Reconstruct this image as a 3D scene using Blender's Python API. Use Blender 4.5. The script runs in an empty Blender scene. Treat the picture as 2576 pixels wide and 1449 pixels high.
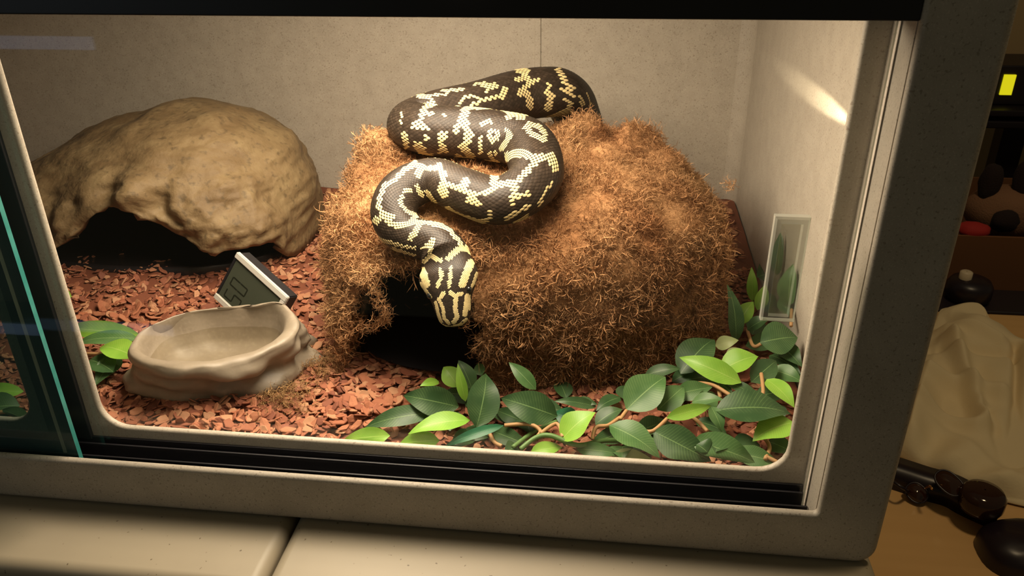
import bpy, bmesh, math, random
import numpy as np
from mathutils import Vector, Matrix
random.seed(7); RNG = np.random.default_rng(7)
scene = bpy.context.scene
COL = scene.collection

# ---------------------------------------------------------------- camera
FPX = 2045.0; CPX = np.array([1288.0, 724.5])
def nrm(v): return v/np.linalg.norm(v)
_X = nrm(np.array([18388., 825., -2045.])); _D = nrm(np.array([52., 3976., 2045.]))
_X = nrm(_X-_D*np.dot(_X, _D)*.5); _D = nrm(_D-_X*np.dot(_X, _D)); _Z = -_D; _Y = np.cross(_Z, _X)
CM = np.stack([_X, _Y, _Z], 1)
CPOS = np.array([.3847, -.4775, .3860])
def ray(px, py): return nrm(CM.T@np.array([(px-CPX[0])/FPX, (py-CPX[1])/FPX, 1.]))
def atz(px, py, z): r = ray(px, py); return CPOS+r*((z-CPOS[2])/r[2])
def aty(px, py, y): r = ray(px, py); return CPOS+r*((y-CPOS[1])/r[1])
def atx(px, py, x): r = ray(px, py); return CPOS+r*((x-CPOS[0])/r[0])
def projv(P):
    q = (np.asarray(P).reshape(-1, 3)-CPOS)@CM.T
    return CPX+FPX*q[:, :2]/q[:, 2:]
def mpp(P): return float((CM@(np.asarray(P)-CPOS))[2]/FPX)      # metres per photo pixel at a point

cd = bpy.data.cameras.new('camera'); cam = bpy.data.objects.new('camera', cd); COL.objects.link(cam)
cd.sensor_fit = 'HORIZONTAL'; cd.sensor_width = 36.0; cd.lens = FPX/2576*36
cd.clip_start = .01; cd.clip_end = 50
r_, u_, b_ = CM.T@[1, 0, 0], CM.T@[0, -1, 0], CM.T@[0, 0, -1]
cam.matrix_world = Matrix(((r_[0], u_[0], b_[0], CPOS[0]), (r_[1], u_[1], b_[1], CPOS[1]), (r_[2], u_[2], b_[2], CPOS[2]), (0, 0, 0, 1)))
cd.dof.use_dof = True; cd.dof.focus_distance = .66; cd.dof.aperture_fstop = 26.0
scene.camera = cam

# ---------------------------------------------------------------- world, lights, exposure
w = bpy.data.worlds.new('world'); scene.world = w; w.use_nodes = True
w.node_tree.nodes['Background'].inputs[0].default_value = (.68, .60, .37, 1)
w.node_tree.nodes['Background'].inputs[1].default_value = .075
vs = scene.view_settings
vs.view_transform = 'Standard'; vs.look = 'None'; vs.gamma = 1; vs.use_curve_mapping = False; vs.exposure = 0.0
def lamp(name, kind, loc, energy, color, size=None, size_y=None, target=None, **kw):
    d = bpy.data.lights.new(name, kind); o = bpy.data.objects.new(name, d); COL.objects.link(o)
    o.location = loc; d.energy = energy; d.color = color
    if kind == 'AREA':
        d.shape = 'RECTANGLE'; d.size = size; d.size_y = size_y or size
    elif size is not None: d.shadow_soft_size = size
    if target is not None:
        o.rotation_euler = (Vector(target)-Vector(loc)).to_track_quat('-Z', 'Y').to_euler()
    for k, v in kw.items(): setattr(d, k, v)
    return o
lamp('room_ceiling_light', 'AREA', (.95, .13, 1.8), 7.4, (1, .75, .43), .25, target=(.75, .1, 0))
lamp('enclosure_light', 'AREA', (.235, .160, .352), 9.4, (1, .83, .64), .36, .24, target=(.25, .18, 0))
lamp('added_streak_spot', 'SPOT', (.5455, .020, .2275), 45, (1, .86, .62), .002, target=(.5605, .215, .212),
     spot_size=math.radians(6.0), spot_blend=.8)  # hidden spot added to draw the bright streak on the right wall
lamp('screen_glow', 'AREA', (-.75, -1.1, .35), .50, (.66, .80, .92), .5, .3, target=(.4, 0, .15))

# unseen bluish lights added only to reflect in the door glass
for nm, (x0, y0), (x1, y1), hh, pw in (('reflection_strip_low', (-120, 828), (430, 806), .035, .05), ('reflection_strip_high', (-120, 110), (235, 104), .03, .022)):
    A_, B_ = aty(x0, y0, 1.30), aty(x1, y1, 1.30); mid = (A_+B_)/2
    lamp(nm, 'AREA', (mid[0], -1.326, mid[2]), pw, (.45, .62, 1), abs(B_[0]-A_[0]), hh, target=(mid[0], 0, mid[2]))

# ---------------------------------------------------------------- helpers
def empty(name, loc=(0, 0, 0)):
    o = bpy.data.objects.new(name, None); COL.objects.link(o); o.location = loc; o.empty_display_size = .02; return o
def tag(o, label=None, cat=None, group=None, kind=None):
    if label: o['label'] = label
    if cat: o['category'] = cat
    if group: o['group'] = group
    if kind: o['kind'] = kind
    return o
def link(name, me, mat=None, parent=None):
    o = bpy.data.objects.new(name, me); COL.objects.link(o)
    if mat is not None and not me.materials: me.materials.append(mat)
    if parent is not None:
        o.parent = parent; pl = parent
        off = Vector((0, 0, 0))
        while pl is not None: off += pl.location; pl = pl.parent
        o.location = -off                              # geometry is written in world coordinates
    return o
def set_col(me, name, col):
    a = me.color_attributes.new(name, 'FLOAT_COLOR', 'POINT')
    c = np.ones((len(me.vertices), 4), np.float32); c[:, :3] = col
    a.data.foreach_set('color', c.ravel())
def mesh_np(name, V, faces, mat=None, parent=None, smooth=True, col=None):
    """faces: array (n,3) or (n,4), or a list of those"""
    V = np.asarray(V, np.float32).reshape(-1, 3)
    fl = faces if isinstance(faces, list) else [faces]
    fl = [np.asarray(f, np.int32) for f in fl if len(f)]
    me = bpy.data.meshes.new(name)
    me.vertices.add(len(V)); me.vertices.foreach_set('co', V.ravel())
    idx = np.concatenate([f.ravel() for f in fl]); tot = np.concatenate([np.full(len(f), f.shape[1], np.int32) for f in fl])
    st = np.concatenate([[0], np.cumsum(tot)[:-1]]).astype(np.int32)
    me.loops.add(len(idx)); me.loops.foreach_set('vertex_index', idx)
    me.polygons.add(len(tot)); me.polygons.foreach_set('loop_start', st); me.polygons.foreach_set('loop_total', tot)
    me.polygons.foreach_set('use_smooth', np.full(len(tot), smooth, bool))
    me.update(calc_edges=True); me.validate()
    if col is not None: set_col(me, 'col', col)
    return link(name, me, mat, parent)
def grid_faces(n1, n2, wrap=False):
    """n2 rows of n1 verts"""
    i = np.arange(n1 if wrap else n1-1); j = np.arange(n2-1)
    i, j = np.meshgrid(i, j); i = i.ravel(); j = j.ravel(); k = (i+1) % n1
    return np.stack([j*n1+i, j*n1+k, (j+1)*n1+k, (j+1)*n1+i], 1)
def box_bm(bm, x0, x1, y0, y1, z0, z1):
    vs_ = [bm.verts.new(p) for p in ((x0, y0, z0), (x1, y0, z0), (x1, y1, z0), (x0, y1, z0), (x0, y0, z1), (x1, y0, z1), (x1, y1, z1), (x0, y1, z1))]
    for f in ((0, 3, 2, 1), (4, 5, 6, 7), (0, 1, 5, 4), (1, 2, 6, 5), (2, 3, 7, 6), (3, 0, 4, 7)): bm.faces.new([vs_[i] for i in f])
def box(name, x0, x1, y0, y1, z0, z1, mat, parent=None, bev=0., seg=3):
    bm = bmesh.new(); box_bm(bm, x0, x1, y0, y1, z0, z1)
    if bev: bmesh.ops.bevel(bm, geom=bm.edges[:], offset=bev, segments=seg, affect='EDGES', profile=.5)
    me = bpy.data.meshes.new(name); bm.to_mesh(me); bm.free()
    for p in me.polygons: p.use_smooth = bool(bev)
    o = link(name, me, mat, parent)
    if bev: o.modifiers.new('wn', 'WEIGHTED_NORMAL')
    return o
def rrect(x0, x1, y0, y1, r, n=6):
    pts = []
    for cx, cy, a in ((x1-r, y0+r, -90), (x1-r, y1-r, 0), (x0+r, y1-r, 90), (x0+r, y0+r, 180)):
        for i in range(n+1):
            t = math.radians(a+90*i/n); pts.append((cx+r*math.cos(t), cy+r*math.sin(t)))
    return pts
def ring_plate(name, outer, hole, y0, y1, ob, hb, mat, parent):
    """upright plate in the XZ plane with one opening; outer / hole = (x0, x1, z0, z1, radius); rounded edges ob / hb at the front"""
    def lp(q, ins, y):
        x0, x1, z0, z1, r = q; return [(a, y, b) for a, b in rrect(x0+ins, x1-ins, z0+ins, z1-ins, max(r-ins, .0004))]
    L_ = [lp(outer, 0, y1)]
    for k in range(5):
        t = math.pi/2*k/4; L_.append(lp(outer, ob*(1-math.cos(t)), y0+ob*(1-math.sin(t))))
    for k in range(5):
        t = math.pi/2*k/4; L_.append(lp(hole, -hb*(1-math.sin(t)), y0+hb*(1-math.cos(t))))
    for k in range(5):
        t = math.pi/2*k/4; L_.append(lp(hole, -hb*(1-math.cos(t)), y1-hb*(1-math.sin(t))))
    L_.append(L_[0]); n = len(L_[0]); m = len(L_)
    F = grid_faces(n, m-1, True); k = np.arange(n); k2 = (k+1) % n; F = np.vstack([F, np.stack([(m-2)*n+k, (m-2)*n+k2, k2, k], 1)])
    o = mesh_np(name, np.array(L_[:-1]), F, mat, parent); bm = bmesh.new(); bm.from_mesh(o.data); bmesh.ops.recalc_face_normals(bm, faces=bm.faces); bm.to_mesh(o.data); bm.free()
    o.modifiers.new('wn', 'WEIGHTED_NORMAL'); return o
def tube(name, pts, rad, mat, parent=None, n=8, cap=True):
    pts = np.asarray(pts, float); m = len(pts); rad = np.broadcast_to(np.asarray(rad, float), (m,))
    T = np.gradient(pts, axis=0); T /= np.linalg.norm(T, axis=1, keepdims=True)+1e-9
    up = np.array([.13, .21, 1.]); B = np.cross(T, up); B /= np.linalg.norm(B, axis=1, keepdims=True)+1e-9; N = np.cross(B, T)
    a = np.linspace(0, 2*np.pi, n, endpoint=False)
    V = pts[:, None]+rad[:, None, None]*(np.cos(a)[None, :, None]*B[:, None]+np.sin(a)[None, :, None]*N[:, None])
    F = [grid_faces(n, m, True)]; V = V.reshape(-1, 3)
    if cap:
        V = np.vstack([V, pts[0], pts[-1]]); k = np.arange(n); k2 = (k+1) % n
        F.append(np.stack([np.full(n, m*n), k2, k], 1)); F.append(np.stack([np.full(n, m*n+1), (m-1)*n+k, (m-1)*n+k2], 1))
    return mesh_np(name, V, F, mat, parent)
def catmull(P, n):
    P = np.asarray(P, float); m = len(P); t = np.linspace(0, m-1-1e-9, n); i = t.astype(int); u = (t-i)[:, None]
    g = lambda k: P[np.clip(k, 0, m-1)]
    a, b, c_, d = g(i-1), g(i), g(i+1), g(i+2)
    return .5*((2*b)+(-a+c_)*u+(2*a-5*b+4*c_-d)*u**2+(-a+3*b-3*c_+d)*u**3)
_PERM = np.random.default_rng(3).integers(0, 2**31, 4096)
def _h(i, j, k): return _PERM[(_PERM[(_PERM[i & 4095]+j) & 4095]+k) & 4095]/2**31
def vnoise(P, s):
    P = np.asarray(P)*s; i = np.floor(P).astype(np.int64); f = P-i; f = f*f*(3-2*f); r = 0
    for dx in (0, 1):
        for dy in (0, 1):
            for dz in (0, 1):
                wgt = (f[..., 0] if dx else 1-f[..., 0])*(f[..., 1] if dy else 1-f[..., 1])*(f[..., 2] if dz else 1-f[..., 2])
                r = r+wgt*_h(i[..., 0]+dx, i[..., 1]+dy, i[..., 2]+dz)
    return r*2-1
def fbm(P, s, o=3): return sum(vnoise(P, s*2**k)/2**k for k in range(o))
def in_poly(uv, poly):
    x, y = uv[:, 0], uv[:, 1]; r = np.zeros(len(uv), bool); n = len(poly)
    for i in range(n):
        x0, y0 = poly[i]; x1, y1 = poly[(i+1) % n]
        if y0 == y1: continue
        c_ = ((y0 > y) != (y1 > y)) & (x < (x1-x0)*(y-y0)/(y1-y0)+x0); r ^= c_
    return r

# ---------------------------------------------------------------- materials
def mat(name, color=(.5, .5, .5), rough=.5, attr=None, noise=None, bump=None, metal=0., spec=None, trans=0., sss=0.):
    """noise: list of (scale, detail, lo, hi, colour, strength) layers over the base; bump: (scale, strength, distance)"""
    m = bpy.data.materials.new(name); m.use_nodes = True; nt = m.node_tree; N = nt.nodes; L = nt.links
    p = N['Principled BSDF']; p.inputs['Roughness'].default_value = rough; p.inputs['Metallic'].default_value = metal
    if spec is not None: p.inputs['Specular IOR Level'].default_value = spec
    if trans: p.inputs['Transmission Weight'].default_value = trans
    if sss: p.inputs['Subsurface Weight'].default_value = sss; p.inputs['Subsurface Radius'].default_value = (.004, .003, .001)
    tc = N.new('ShaderNodeTexCoord')
    if attr:
        a = N.new('ShaderNodeAttribute'); a.attribute_name = attr; out = a.outputs['Color']
    else:
        a = N.new('ShaderNodeRGB'); a.outputs[0].default_value = (*color, 1); out = a.outputs[0]
    for (sc, det, lo, hi, c_, st) in (noise or []):
        mp = N.new('ShaderNodeMapping'); L.new(tc.outputs['Object'], mp.inputs[0])
        if isinstance(sc, tuple): mp.inputs['Scale'].default_value = sc; s_ = 1
        else: s_ = sc
        n_ = N.new('ShaderNodeTexNoise'); n_.inputs['Scale'].default_value = s_; n_.inputs['Detail'].default_value = det
        L.new(mp.outputs[0], n_.inputs['Vector'])
        mr = N.new('ShaderNodeMapRange'); mr.inputs[1].default_value = lo; mr.inputs[2].default_value = hi
        mr.inputs[3].default_value = 0; mr.inputs[4].default_value = st; L.new(n_.outputs[0], mr.inputs[0])
        mx = N.new('ShaderNodeMix'); mx.data_type = 'RGBA'; L.new(mr.outputs[0], mx.inputs[0]); L.new(out, mx.inputs[6]); mx.inputs[7].default_value = (*c_, 1)
        out = mx.outputs[2]
    L.new(out, p.inputs['Base Color'])
    if bump:
        n_ = N.new('ShaderNodeTexNoise'); n_.inputs['Scale'].default_value = bump[0]; n_.inputs['Detail'].default_value = 4
        L.new(tc.outputs['Object'], n_.inputs['Vector'])
        b = N.new('ShaderNodeBump'); b.inputs['Strength'].default_value = bump[1]; b.inputs['Distance'].default_value = bump[2]
        L.new(n_.outputs[0], b.inputs['Height']); L.new(b.outputs[0], p.inputs['Normal'])
    return m
def glass_mat(name, tint, haze=0., haze_col=(.5, .5, .5), ior=1.45):
    m = bpy.data.materials.new(name); m.use_nodes = True; nt = m.node_tree; N = nt.nodes; L = nt.links
    N.remove(N['Principled BSDF']); o = N['Material Output']
    t = N.new('ShaderNodeBsdfTransparent'); t.inputs[0].default_value = (*tint, 1)
    g = N.new('ShaderNodeBsdfGlossy'); g.inputs['Roughness'].default_value = .01
    f = N.new('ShaderNodeFresnel'); ge = N.new('ShaderNodeNewGeometry'); mr = N.new('ShaderNodeMapRange')   # same reflectance on both faces of a thin pane
    mr.inputs[3].default_value = ior; mr.inputs[4].default_value = 1/ior; L.new(ge.outputs['Backfacing'], mr.inputs[0]); L.new(mr.outputs[0], f.inputs['IOR'])
    mx = N.new('ShaderNodeMixShader'); L.new(f.outputs[0], mx.inputs[0]); L.new(t.outputs[0], mx.inputs[1]); L.new(g.outputs[0], mx.inputs[2])
    out = mx.outputs[0]
    if haze:
        d = N.new('ShaderNodeBsdfDiffuse'); d.inputs[0].default_value = (*haze_col, 1)
        m2 = N.new('ShaderNodeMixShader'); m2.inputs[0].default_value = haze; L.new(out, m2.inputs[1]); L.new(d.outputs[0], m2.inputs[2]); out = m2.outputs[0]
    L.new(out, o.inputs['Surface']); return m

M_CREAM = mat('speckled_cream_plastic', (.46, .405, .325), .55, noise=[(60, 3, .35, .7, (.39, .34, .27), .7), (520, 2, .60, .70, (.17, .13, .09), .55), (900, 1, .60, .68, (.62, .56, .45), .4)], bump=(700, .25, .0006))
M_BLACK = mat('black_plastic', (.010, .009, .011), .45)
M_GLASS = glass_mat('door_glass', (.95, .955, .94))
M_GLASSL = glass_mat('door_glass_tint_haze', (.58, .66, .63), .17, (.17, .33, .33))  # greenish tint; the bluish haze paints in the room's reflection
M_EDGE = mat('glass_cut_edge', (.05, .30, .27), .25, noise=[(90, 2, .4, .7, (.10, .42, .38), .6)])
M_EDGE2 = mat('glass_ground_edge', (.20, .19, .14), .3)
M_TABLE = mat('cream_painted_wood', (.37, .315, .225), .5, noise=[(14, 3, .4, .7, (.33, .28, .20), .5), (260, 1, .74, .78, (.10, .07, .04), .8)], bump=(60, .1, .001))
M_FLOORTAN = mat('tan_lacquered_wood', (.74, .46, .20), .22, noise=[((3, 40, 3), 3, .4, .7, (.66, .40, .17), .5)])
M_CHIP = mat('husk_chip', attr='col', rough=.75, noise=[(700, 3, .45, .75, (.10, .03, .012), .35)], bump=(900, .4, .0006))
M_MOSS = mat('dry_moss', attr='col', rough=.9, spec=.08, noise=[(420, 4, .5, .75, (.12, .055, .022), .35)], bump=(500, .6, .002))
M_SHELL = mat('dark_plastic_shell', (.018, .024, .012), .5)
M_ROCK = mat('tan_resin_rock', (.195, .131, .060), .7, noise=[((14, 14, 60), 4, .42, .68, (.130, .080, .033), .85), (34, 4, .5, .72, (.27, .195, .095), .7), (130, 4, .56, .70, (.075, .05, .022), .7)], bump=(160, .6, .002))
M_BOWL = mat('grey_resin_stone', (.25, .205, .148), .5, noise=[((25, 25, 90), 3, .4, .7, (.18, .142, .098), .7), (300, 2, .5, .8, (.33, .275, .20), .4)], bump=(90, .3, .0015))
M_SNAKE = mat('snake_skin', attr='col', rough=.42, spec=.22)

# ================================================================= room
SH = -.0425                                   # height of the cabinet tops
room_floor = box('floor', -2.5, 3.5, -1.8, 2.6, -.95, -.90, mat('brown_floor', (.10, .06, .035), .6)); tag(room_floor, 'dark brown floor of the room', kind='structure')
wall = box('wall_back', -2.5, 3.5, 2.0, 2.06, -.90, 2.4, mat('tan_wall', (.52, .37, .20), .8, bump=(40, .1, .002))); tag(wall, 'plain tan painted wall', kind='structure')

# ================================================================= cabinets under the enclosure
def cabinet(x0, x1, label):
    t = empty('cabinet', ((x0+x1)/2, .28, -.90)); tag(t, label, 'cabinet', None)
    box('cabinet_top', x0, x1, -.106, .66, SH-.03, SH, M_TABLE, t, .009, 4)
    box('body', x0+.004, x1-.004, -.09, .655, -.90, SH-.03, M_TABLE, t)
    d = box('door', x0+.012, x1-.012, -.108, -.09, -.84, SH-.045, M_TABLE, t, .003)
    box('knob', x1-.06, x1-.035, -.128, -.108, -.42, -.395, M_BLACK, d, .006)
cabinet(-.90, .1628, 'wide cream painted cabinet under the enclosure, crack at its end')
cabinet(.1650, .580, 'narrower cream painted cabinet under the enclosure corner beside the tan table')

# ================================================================= enclosure
enc = empty('reptile_enclosure', (-.03, .28, SH))
tag(enc, 'moulded speckled beige reptile enclosure with sliding glass doors in black tracks', 'terrarium')
IX0, IX1, IY, IZ0, IZ1 = -.622, .560, .605, -.034, .372
box('back_panel', IX0-.02, IX1+.018, IY, IY+.02, SH, .40, M_CREAM, enc, .004)
box('side_panel', IX1, IX1+.018, -.03, IY+.02, SH, .40, M_CREAM, enc, .004)
box('side_panel', IX0-.02, IX0, -.03, IY+.02, SH, .40, M_CREAM, enc, .004)
box('base_panel', IX0-.015, IX1+.015, 0, IY+.015, SH, IZ0, M_CREAM, enc)
box('roof_panel', IX0-.015, IX1+.015, -.03, IY+.015, IZ1, .40, M_CREAM, enc)
# rounded inner corners of the moulding
def cove(name, cx, cy, r, a0):
    a = np.radians(np.linspace(a0, a0+90, 9)); z = np.array([IZ0, IZ1])
    V = [(cx+r*math.cos(t), cy+r*math.sin(t), zz) for zz in z for t in a]
    mesh_np(name, V, grid_faces(9, 2), M_CREAM, enc)
cove('corner_fillet', IX1-.022, IY-.022, .0225, 0)
cove('corner_fillet', IX0+.022, IY-.022, .0225, 90)
# vertical stiffening rib moulded in the back wall
box('wall_rib', .283, .291, IY-.0022, IY+.002, .10, .372, M_CREAM, enc, .001)
# front frame and inner lip
ring_plate('front_frame', (-.642, .579, SH, .40, .014), (-.5945, .5345, -.0010, .352, .003), -.042, -.0355, .0060, .0030, M_CREAM, enc)
box('frame_reveal', .5345, .566, -.0360, -.0002, -.036, .374, M_CREAM, enc); box('frame_reveal', -.63, -.5945, -.0360, -.0002, -.036, .374, M_CREAM, enc)
ring_plate('inner_lip', (-.030, .565, -.036, .374, .001), (0, .52, 0, .331, .02), 0., .0055, .0005, .0026, M_CREAM, enc)
ring_plate('inner_lip', (-.63, -.030, -.036, .374, .001), (-.58, -.06, 0, .331, .02), 0., .0055, .0005, .0026, M_CREAM, enc)
# tracks
tr = box('bottom_track', -.594, .534, -.0355, -.0002, SH+.001, -.0240, M_BLACK, enc)
for y, zt in ((-.0345, -.0050), (-.0205, -.0125), (-.0060, -.0125)):
    box('track_ridge', -.594, .534, y-.0009, y+.0009, -.0245, zt, M_BLACK, tr, .0004, 2)
box('track_ridge', -.594, .534, -.0022, -.0003, -.0245, -.0094, M_BLACK, tr, .0004, 2)
box('top_track', -.5945, .5345, -.0400, -.0004, .3172, .352, M_BLACK, enc, .001)
box('divider_strip', -.0480, -.0118, -.0030, 0.001, -.012, .335, M_BLACK, enc, .001)
# doors
def pane(name, x0, x1, y0, y1, z0, z1, m, edge_faces, label):
    bm = bmesh.new(); box_bm(bm, x0, x1, y0, y1, z0, z1)
    me = bpy.data.meshes.new(name); bm.to_mesh(me); bm.free()
    me.materials.append(m); me.materials.append(edge_faces)
    for p in me.polygons: p.material_index = 1 if abs(p.normal.x) > .5 else 0
    o = link(name, me, None, enc); o['label'] = label; return o
d1 = pane('sliding_door', -.030, .5325, -.0145, -.0110, -.0230, .335, M_GLASS, M_EDGE2, 'clear glass door in the rear track with a pull')
d2 = pane('sliding_door', -.588, -.0045, -.0300, -.0260, -.0230, .335, M_GLASSL, M_EDGE, 'glass door in the front track with greenish cut edge')
# door pull: clear bevelled bar stuck on the glass
M_PULL = glass_mat('clear_acrylic', (.90, .92, .86), .55, (.56, .53, .40), 1.5)
M_PULLE = glass_mat('acrylic_bevel', (.86, .90, .84), .42, (.78, .78, .68), 1.6)
def pull():
    xs = (.4836, .5040); zs = (.1333, .2034); yb = -.0146
    V = []; 
    for k, (ins, y) in enumerate(((0, yb), (0, yb-.0045), (.0012, yb-.0058), (.0040, yb-.0058), (.0046, yb-.0028))):
        V += [(xs[0]+ins, y, zs[0]+ins), (xs[1]-ins, y, zs[0]+ins), (xs[1]-ins, y, zs[1]-ins), (xs[0]+ins, y, zs[1]-ins)]
    o = mesh_np('door_pull', V, grid_faces(4, 5, True), M_PULLE, d1, smooth=False); o['label'] = 'clear bevelled acrylic pull'
    mesh_np('pull_centre', [V[16], V[17], V[18], V[19]], np.array([[0, 1, 2, 3]]), M_PULL, o, smooth=False)
pull()
# lamp fixture below the roof (hidden from the photo's view behind the top rail)
box('light_fixture', .03, .44, .03, .29, .354, .372, M_BLACK, enc, .003)

box('added_spot_block', .538, .553, .007, .017, .219, .236, M_BLACK, enc, .001)  # unseen block added at the wall-streak spot, behind the lip

# ================================================================= bedding of husk chips
FZ = -.020
nb = (150, 90); gx = np.linspace(IX0+.002, IX1-.002, nb[0]); gy = np.linspace(.0135, IY-.002, nb[1]); gx, gy = np.meshgrid(gx, gy)
GP = np.stack([gx.ravel(), gy.ravel(), np.zeros(gx.size)], 1)
def floor_z(P): return FZ-.002+.0045*fbm(np.stack([P[..., 0], P[..., 1], 0*P[..., 0]], -1), 16, 2)
GP[:, 2] = floor_z(GP)
def chip_mesh(seed):
    r = np.random.default_rng(seed); n = r.integers(6, 10); a = np.sort(np.linspace(0, 2*np.pi, n, endpoint=False)+r.uniform(-.25, .25, n))
    el = r.uniform(1.0, 2.1); rad = r.uniform(.72, 1.1, n); x = np.cos(a)*rad*el**.5; y = np.sin(a)*rad/el**.5
    th = r.uniform(.08, .17); cv = r.uniform(-.16, .2)
    zc = cv*(x**2)+r.uniform(-.06, .06, n)
    top = np.stack([x*.86, y*.86, zc+th], 1); bot = np.stack([x, y, zc-th*.4], 1); mid = np.stack([x*1.02, y*1.02, zc+th*.45], 1)
    V = np.vstack([bot, mid, top, [[0, 0, th+.05]], [[0, 0, -th*.4]]])
    k = np.arange(n); k2 = (k+1) % n
    Q = np.vstack([np.stack([k, k2, n+k2, n+k], 1), np.stack([n+k, n+k2, 2*n+k2, 2*n+k], 1)])
    T = np.vstack([np.stack([2*n+k, 2*n+k2, np.full(n, 3*n)], 1), np.stack([k2, k, np.full(n, 3*n+1)], 1)])
    return V, Q, T
CHIPS = [chip_mesh(100+i) for i in range(14)]
CHC = np.array([(.34, .118, .055), (.27, .085, .04), (.38, .145, .07), (.21, .065, .033), (.41, .18, .09), (.30, .10, .048), (.44, .22, .115)])
def rot_mats(n, tilt):
    a = RNG.uniform(0, 2*np.pi, n); b = RNG.normal(0, tilt, n); c_ = RNG.normal(0, tilt, n)
    z0 = np.zeros(n); o1 = np.ones(n)
    Rz = np.stack([np.cos(a), -np.sin(a), z0, np.sin(a), np.cos(a), z0, z0, z0, o1], 1).reshape(-1, 3, 3)
    Rx = np.stack([o1, z0, z0, z0, np.cos(b), -np.sin(b), z0, np.sin(b), np.cos(b)], 1).reshape(-1, 3, 3)
    Ry = np.stack([np.cos(c_), z0, np.sin(c_), z0, o1, z0, -np.sin(c_), z0, np.cos(c_)], 1).reshape(-1, 3, 3)
    return Ry@Rx@Rz
def chips_bulk(n):
    P = np.stack([np.where(RNG.uniform(0, 1, n) < .86, RNG.uniform(-.34, IX1-.012, n), RNG.uniform(IX0+.02, -.3, n)), .0 + .02+(IY-.035)*RNG.uniform(0, 1, n)**1.15, np.zeros(n)], 1)
    P[:, 2] = floor_z(P)+RNG.uniform(-.001, .0035, n)
    S = RNG.uniform(.0024, .0060, n); R = rot_mats(n, .36); kind = RNG.integers(0, len(CHIPS), n); ci = RNG.integers(0, len(CHC), n)
    VV = []; QQ = []; TT = []; CC = []; off = 0
    for k, (V, Q, T) in enumerate(CHIPS):
        sel = np.where(kind == k)[0]; m = len(sel)
        W_ = np.einsum('nij,vj->nvi', R[sel]*S[sel, None, None], V)+P[sel, None, :]
        VV.append(W_.reshape(-1, 3)); o = (off+np.arange(m)*len(V))[:, None, None]
        QQ.append((Q[None]+o).reshape(-1, 4)); TT.append((T[None]+o).reshape(-1, 3)); off += m*len(V)
        CC.append(np.repeat(CHC[ci[sel]]*RNG.uniform(.75, 1.15, (m, 1)), len(V), 0))
    return np.vstack(VV), np.vstack(QQ), np.vstack(TT), np.vstack(CC)
cv, cq, ct, cc = chips_bulk(16000)
ng = len(GP)
bed = mesh_np('husk_bedding', np.vstack([GP, cv]), [grid_faces(nb[0], nb[1]), cq+ng, ct+ng], M_CHIP, None, False, np.vstack([np.tile([[.17, .05, .022]], (ng, 1)), cc]))
tag(bed, 'deep bed of reddish brown coconut husk chips covering the enclosure floor', 'bedding', kind='stuff')
# the chips that show largest, each one an object
chip_me = []
for k, (V, Q, T) in enumerate(CHIPS):
    for ci in (k % 7, (k*3+2) % 7):
        o = mesh_np('husk_chip', V, [Q, T], M_CHIP, None, False, np.tile(CHC[ci], (len(V), 1))); chip_me.append((o.data, ['reddish brown', 'dark brown', 'orange brown', 'dark brown', 'pale orange', 'reddish brown', 'pale orange'][ci])); bpy.data.objects.remove(o)
CHIP_SPOTS = []
def chip_zone(n, poly, s0, s1, where):
    xs = [p[0] for p in poly]; ys = [p[1] for p in poly]; k = 0
    while k < n:
        u = RNG.uniform(min(xs), max(xs)), RNG.uniform(min(ys), max(ys))
        if not in_poly(np.array([u]), poly)[0]: continue
        P = atz(u[0], u[1], FZ+.003)
        if P[1] < .022: continue
        CHIP_SPOTS.append((P, RNG.uniform(s0, s1), where)); k += 1
chip_zone(150, [(250, 1000), (420, 1020), (690, 1010), (860, 940), (1040, 950), (1000, 1040), (900, 1075), (850, 1100), (270, 1072)], .0036, .0066, 'between the water bowl and the front lip')
chip_zone(60, [(850, 960), (1110, 930), (1060, 1000), (960, 1045), (800, 1080), (740, 1060)], .0042, .0074, 'in front of the moss hide opening')
chip_zone(45, [(170, 740), (540, 770), (330, 830), (180, 800)], .0045, .008, 'below the rock hide behind the bowl')
chip_zone(45, [(740, 760), (820, 700), (850, 900), (790, 960)], .004, .0072, 'in the gap between bowl and moss hide')

# ================================================================= moss covered hide
MK = dict(cx=.3039, cy=.28, a=.1865, b=.1635, h=.1615, p=3.1, q=4.4, rot=.127, bulge=.013)
def mound(n1, n2, cx, cy, a, b, h, p, q, rot, bulge, z0=-.022):
    ph = np.linspace(0, 2*np.pi, n1, endpoint=False); t = np.linspace(0, 1, n2); ph, t = np.meshgrid(ph, t); ang = t*np.pi/2
    cz = np.sin(ang)**(2/q); cr = np.clip(np.cos(ang), 0, 1)**(2/q); c_, s_ = np.cos(ph), np.sin(ph)
    k = 1+bulge*np.sin(np.pi*np.clip(cz, 0, 1))
    x = a*np.sign(c_)*abs(c_)**(2/p)*cr*k; y = b*np.sign(s_)*abs(s_)**(2/p)*cr*k
    return np.stack([cx+x*np.cos(rot)-y*np.sin(rot), cy+x*np.sin(rot)+y*np.cos(rot), z0+h*cz], -1)
OPEN = [(876, 960), (880, 860), (890, 770), (905, 715), (960, 680), (1040, 668), (1110, 672), (1180, 740), (1212, 820), (1222, 900), (1215, 965)]
def grid_normals(P):
    du = np.roll(P, -1, 1)-np.roll(P, 1, 1); dv = np.gradient(P, axis=0); n = np.cross(du, dv)
    l = np.linalg.norm(n, axis=-1, keepdims=True); n = np.where(l > 1e-12, n/np.maximum(l, 1e-12), [0, 0, 1.]); return n
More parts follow.
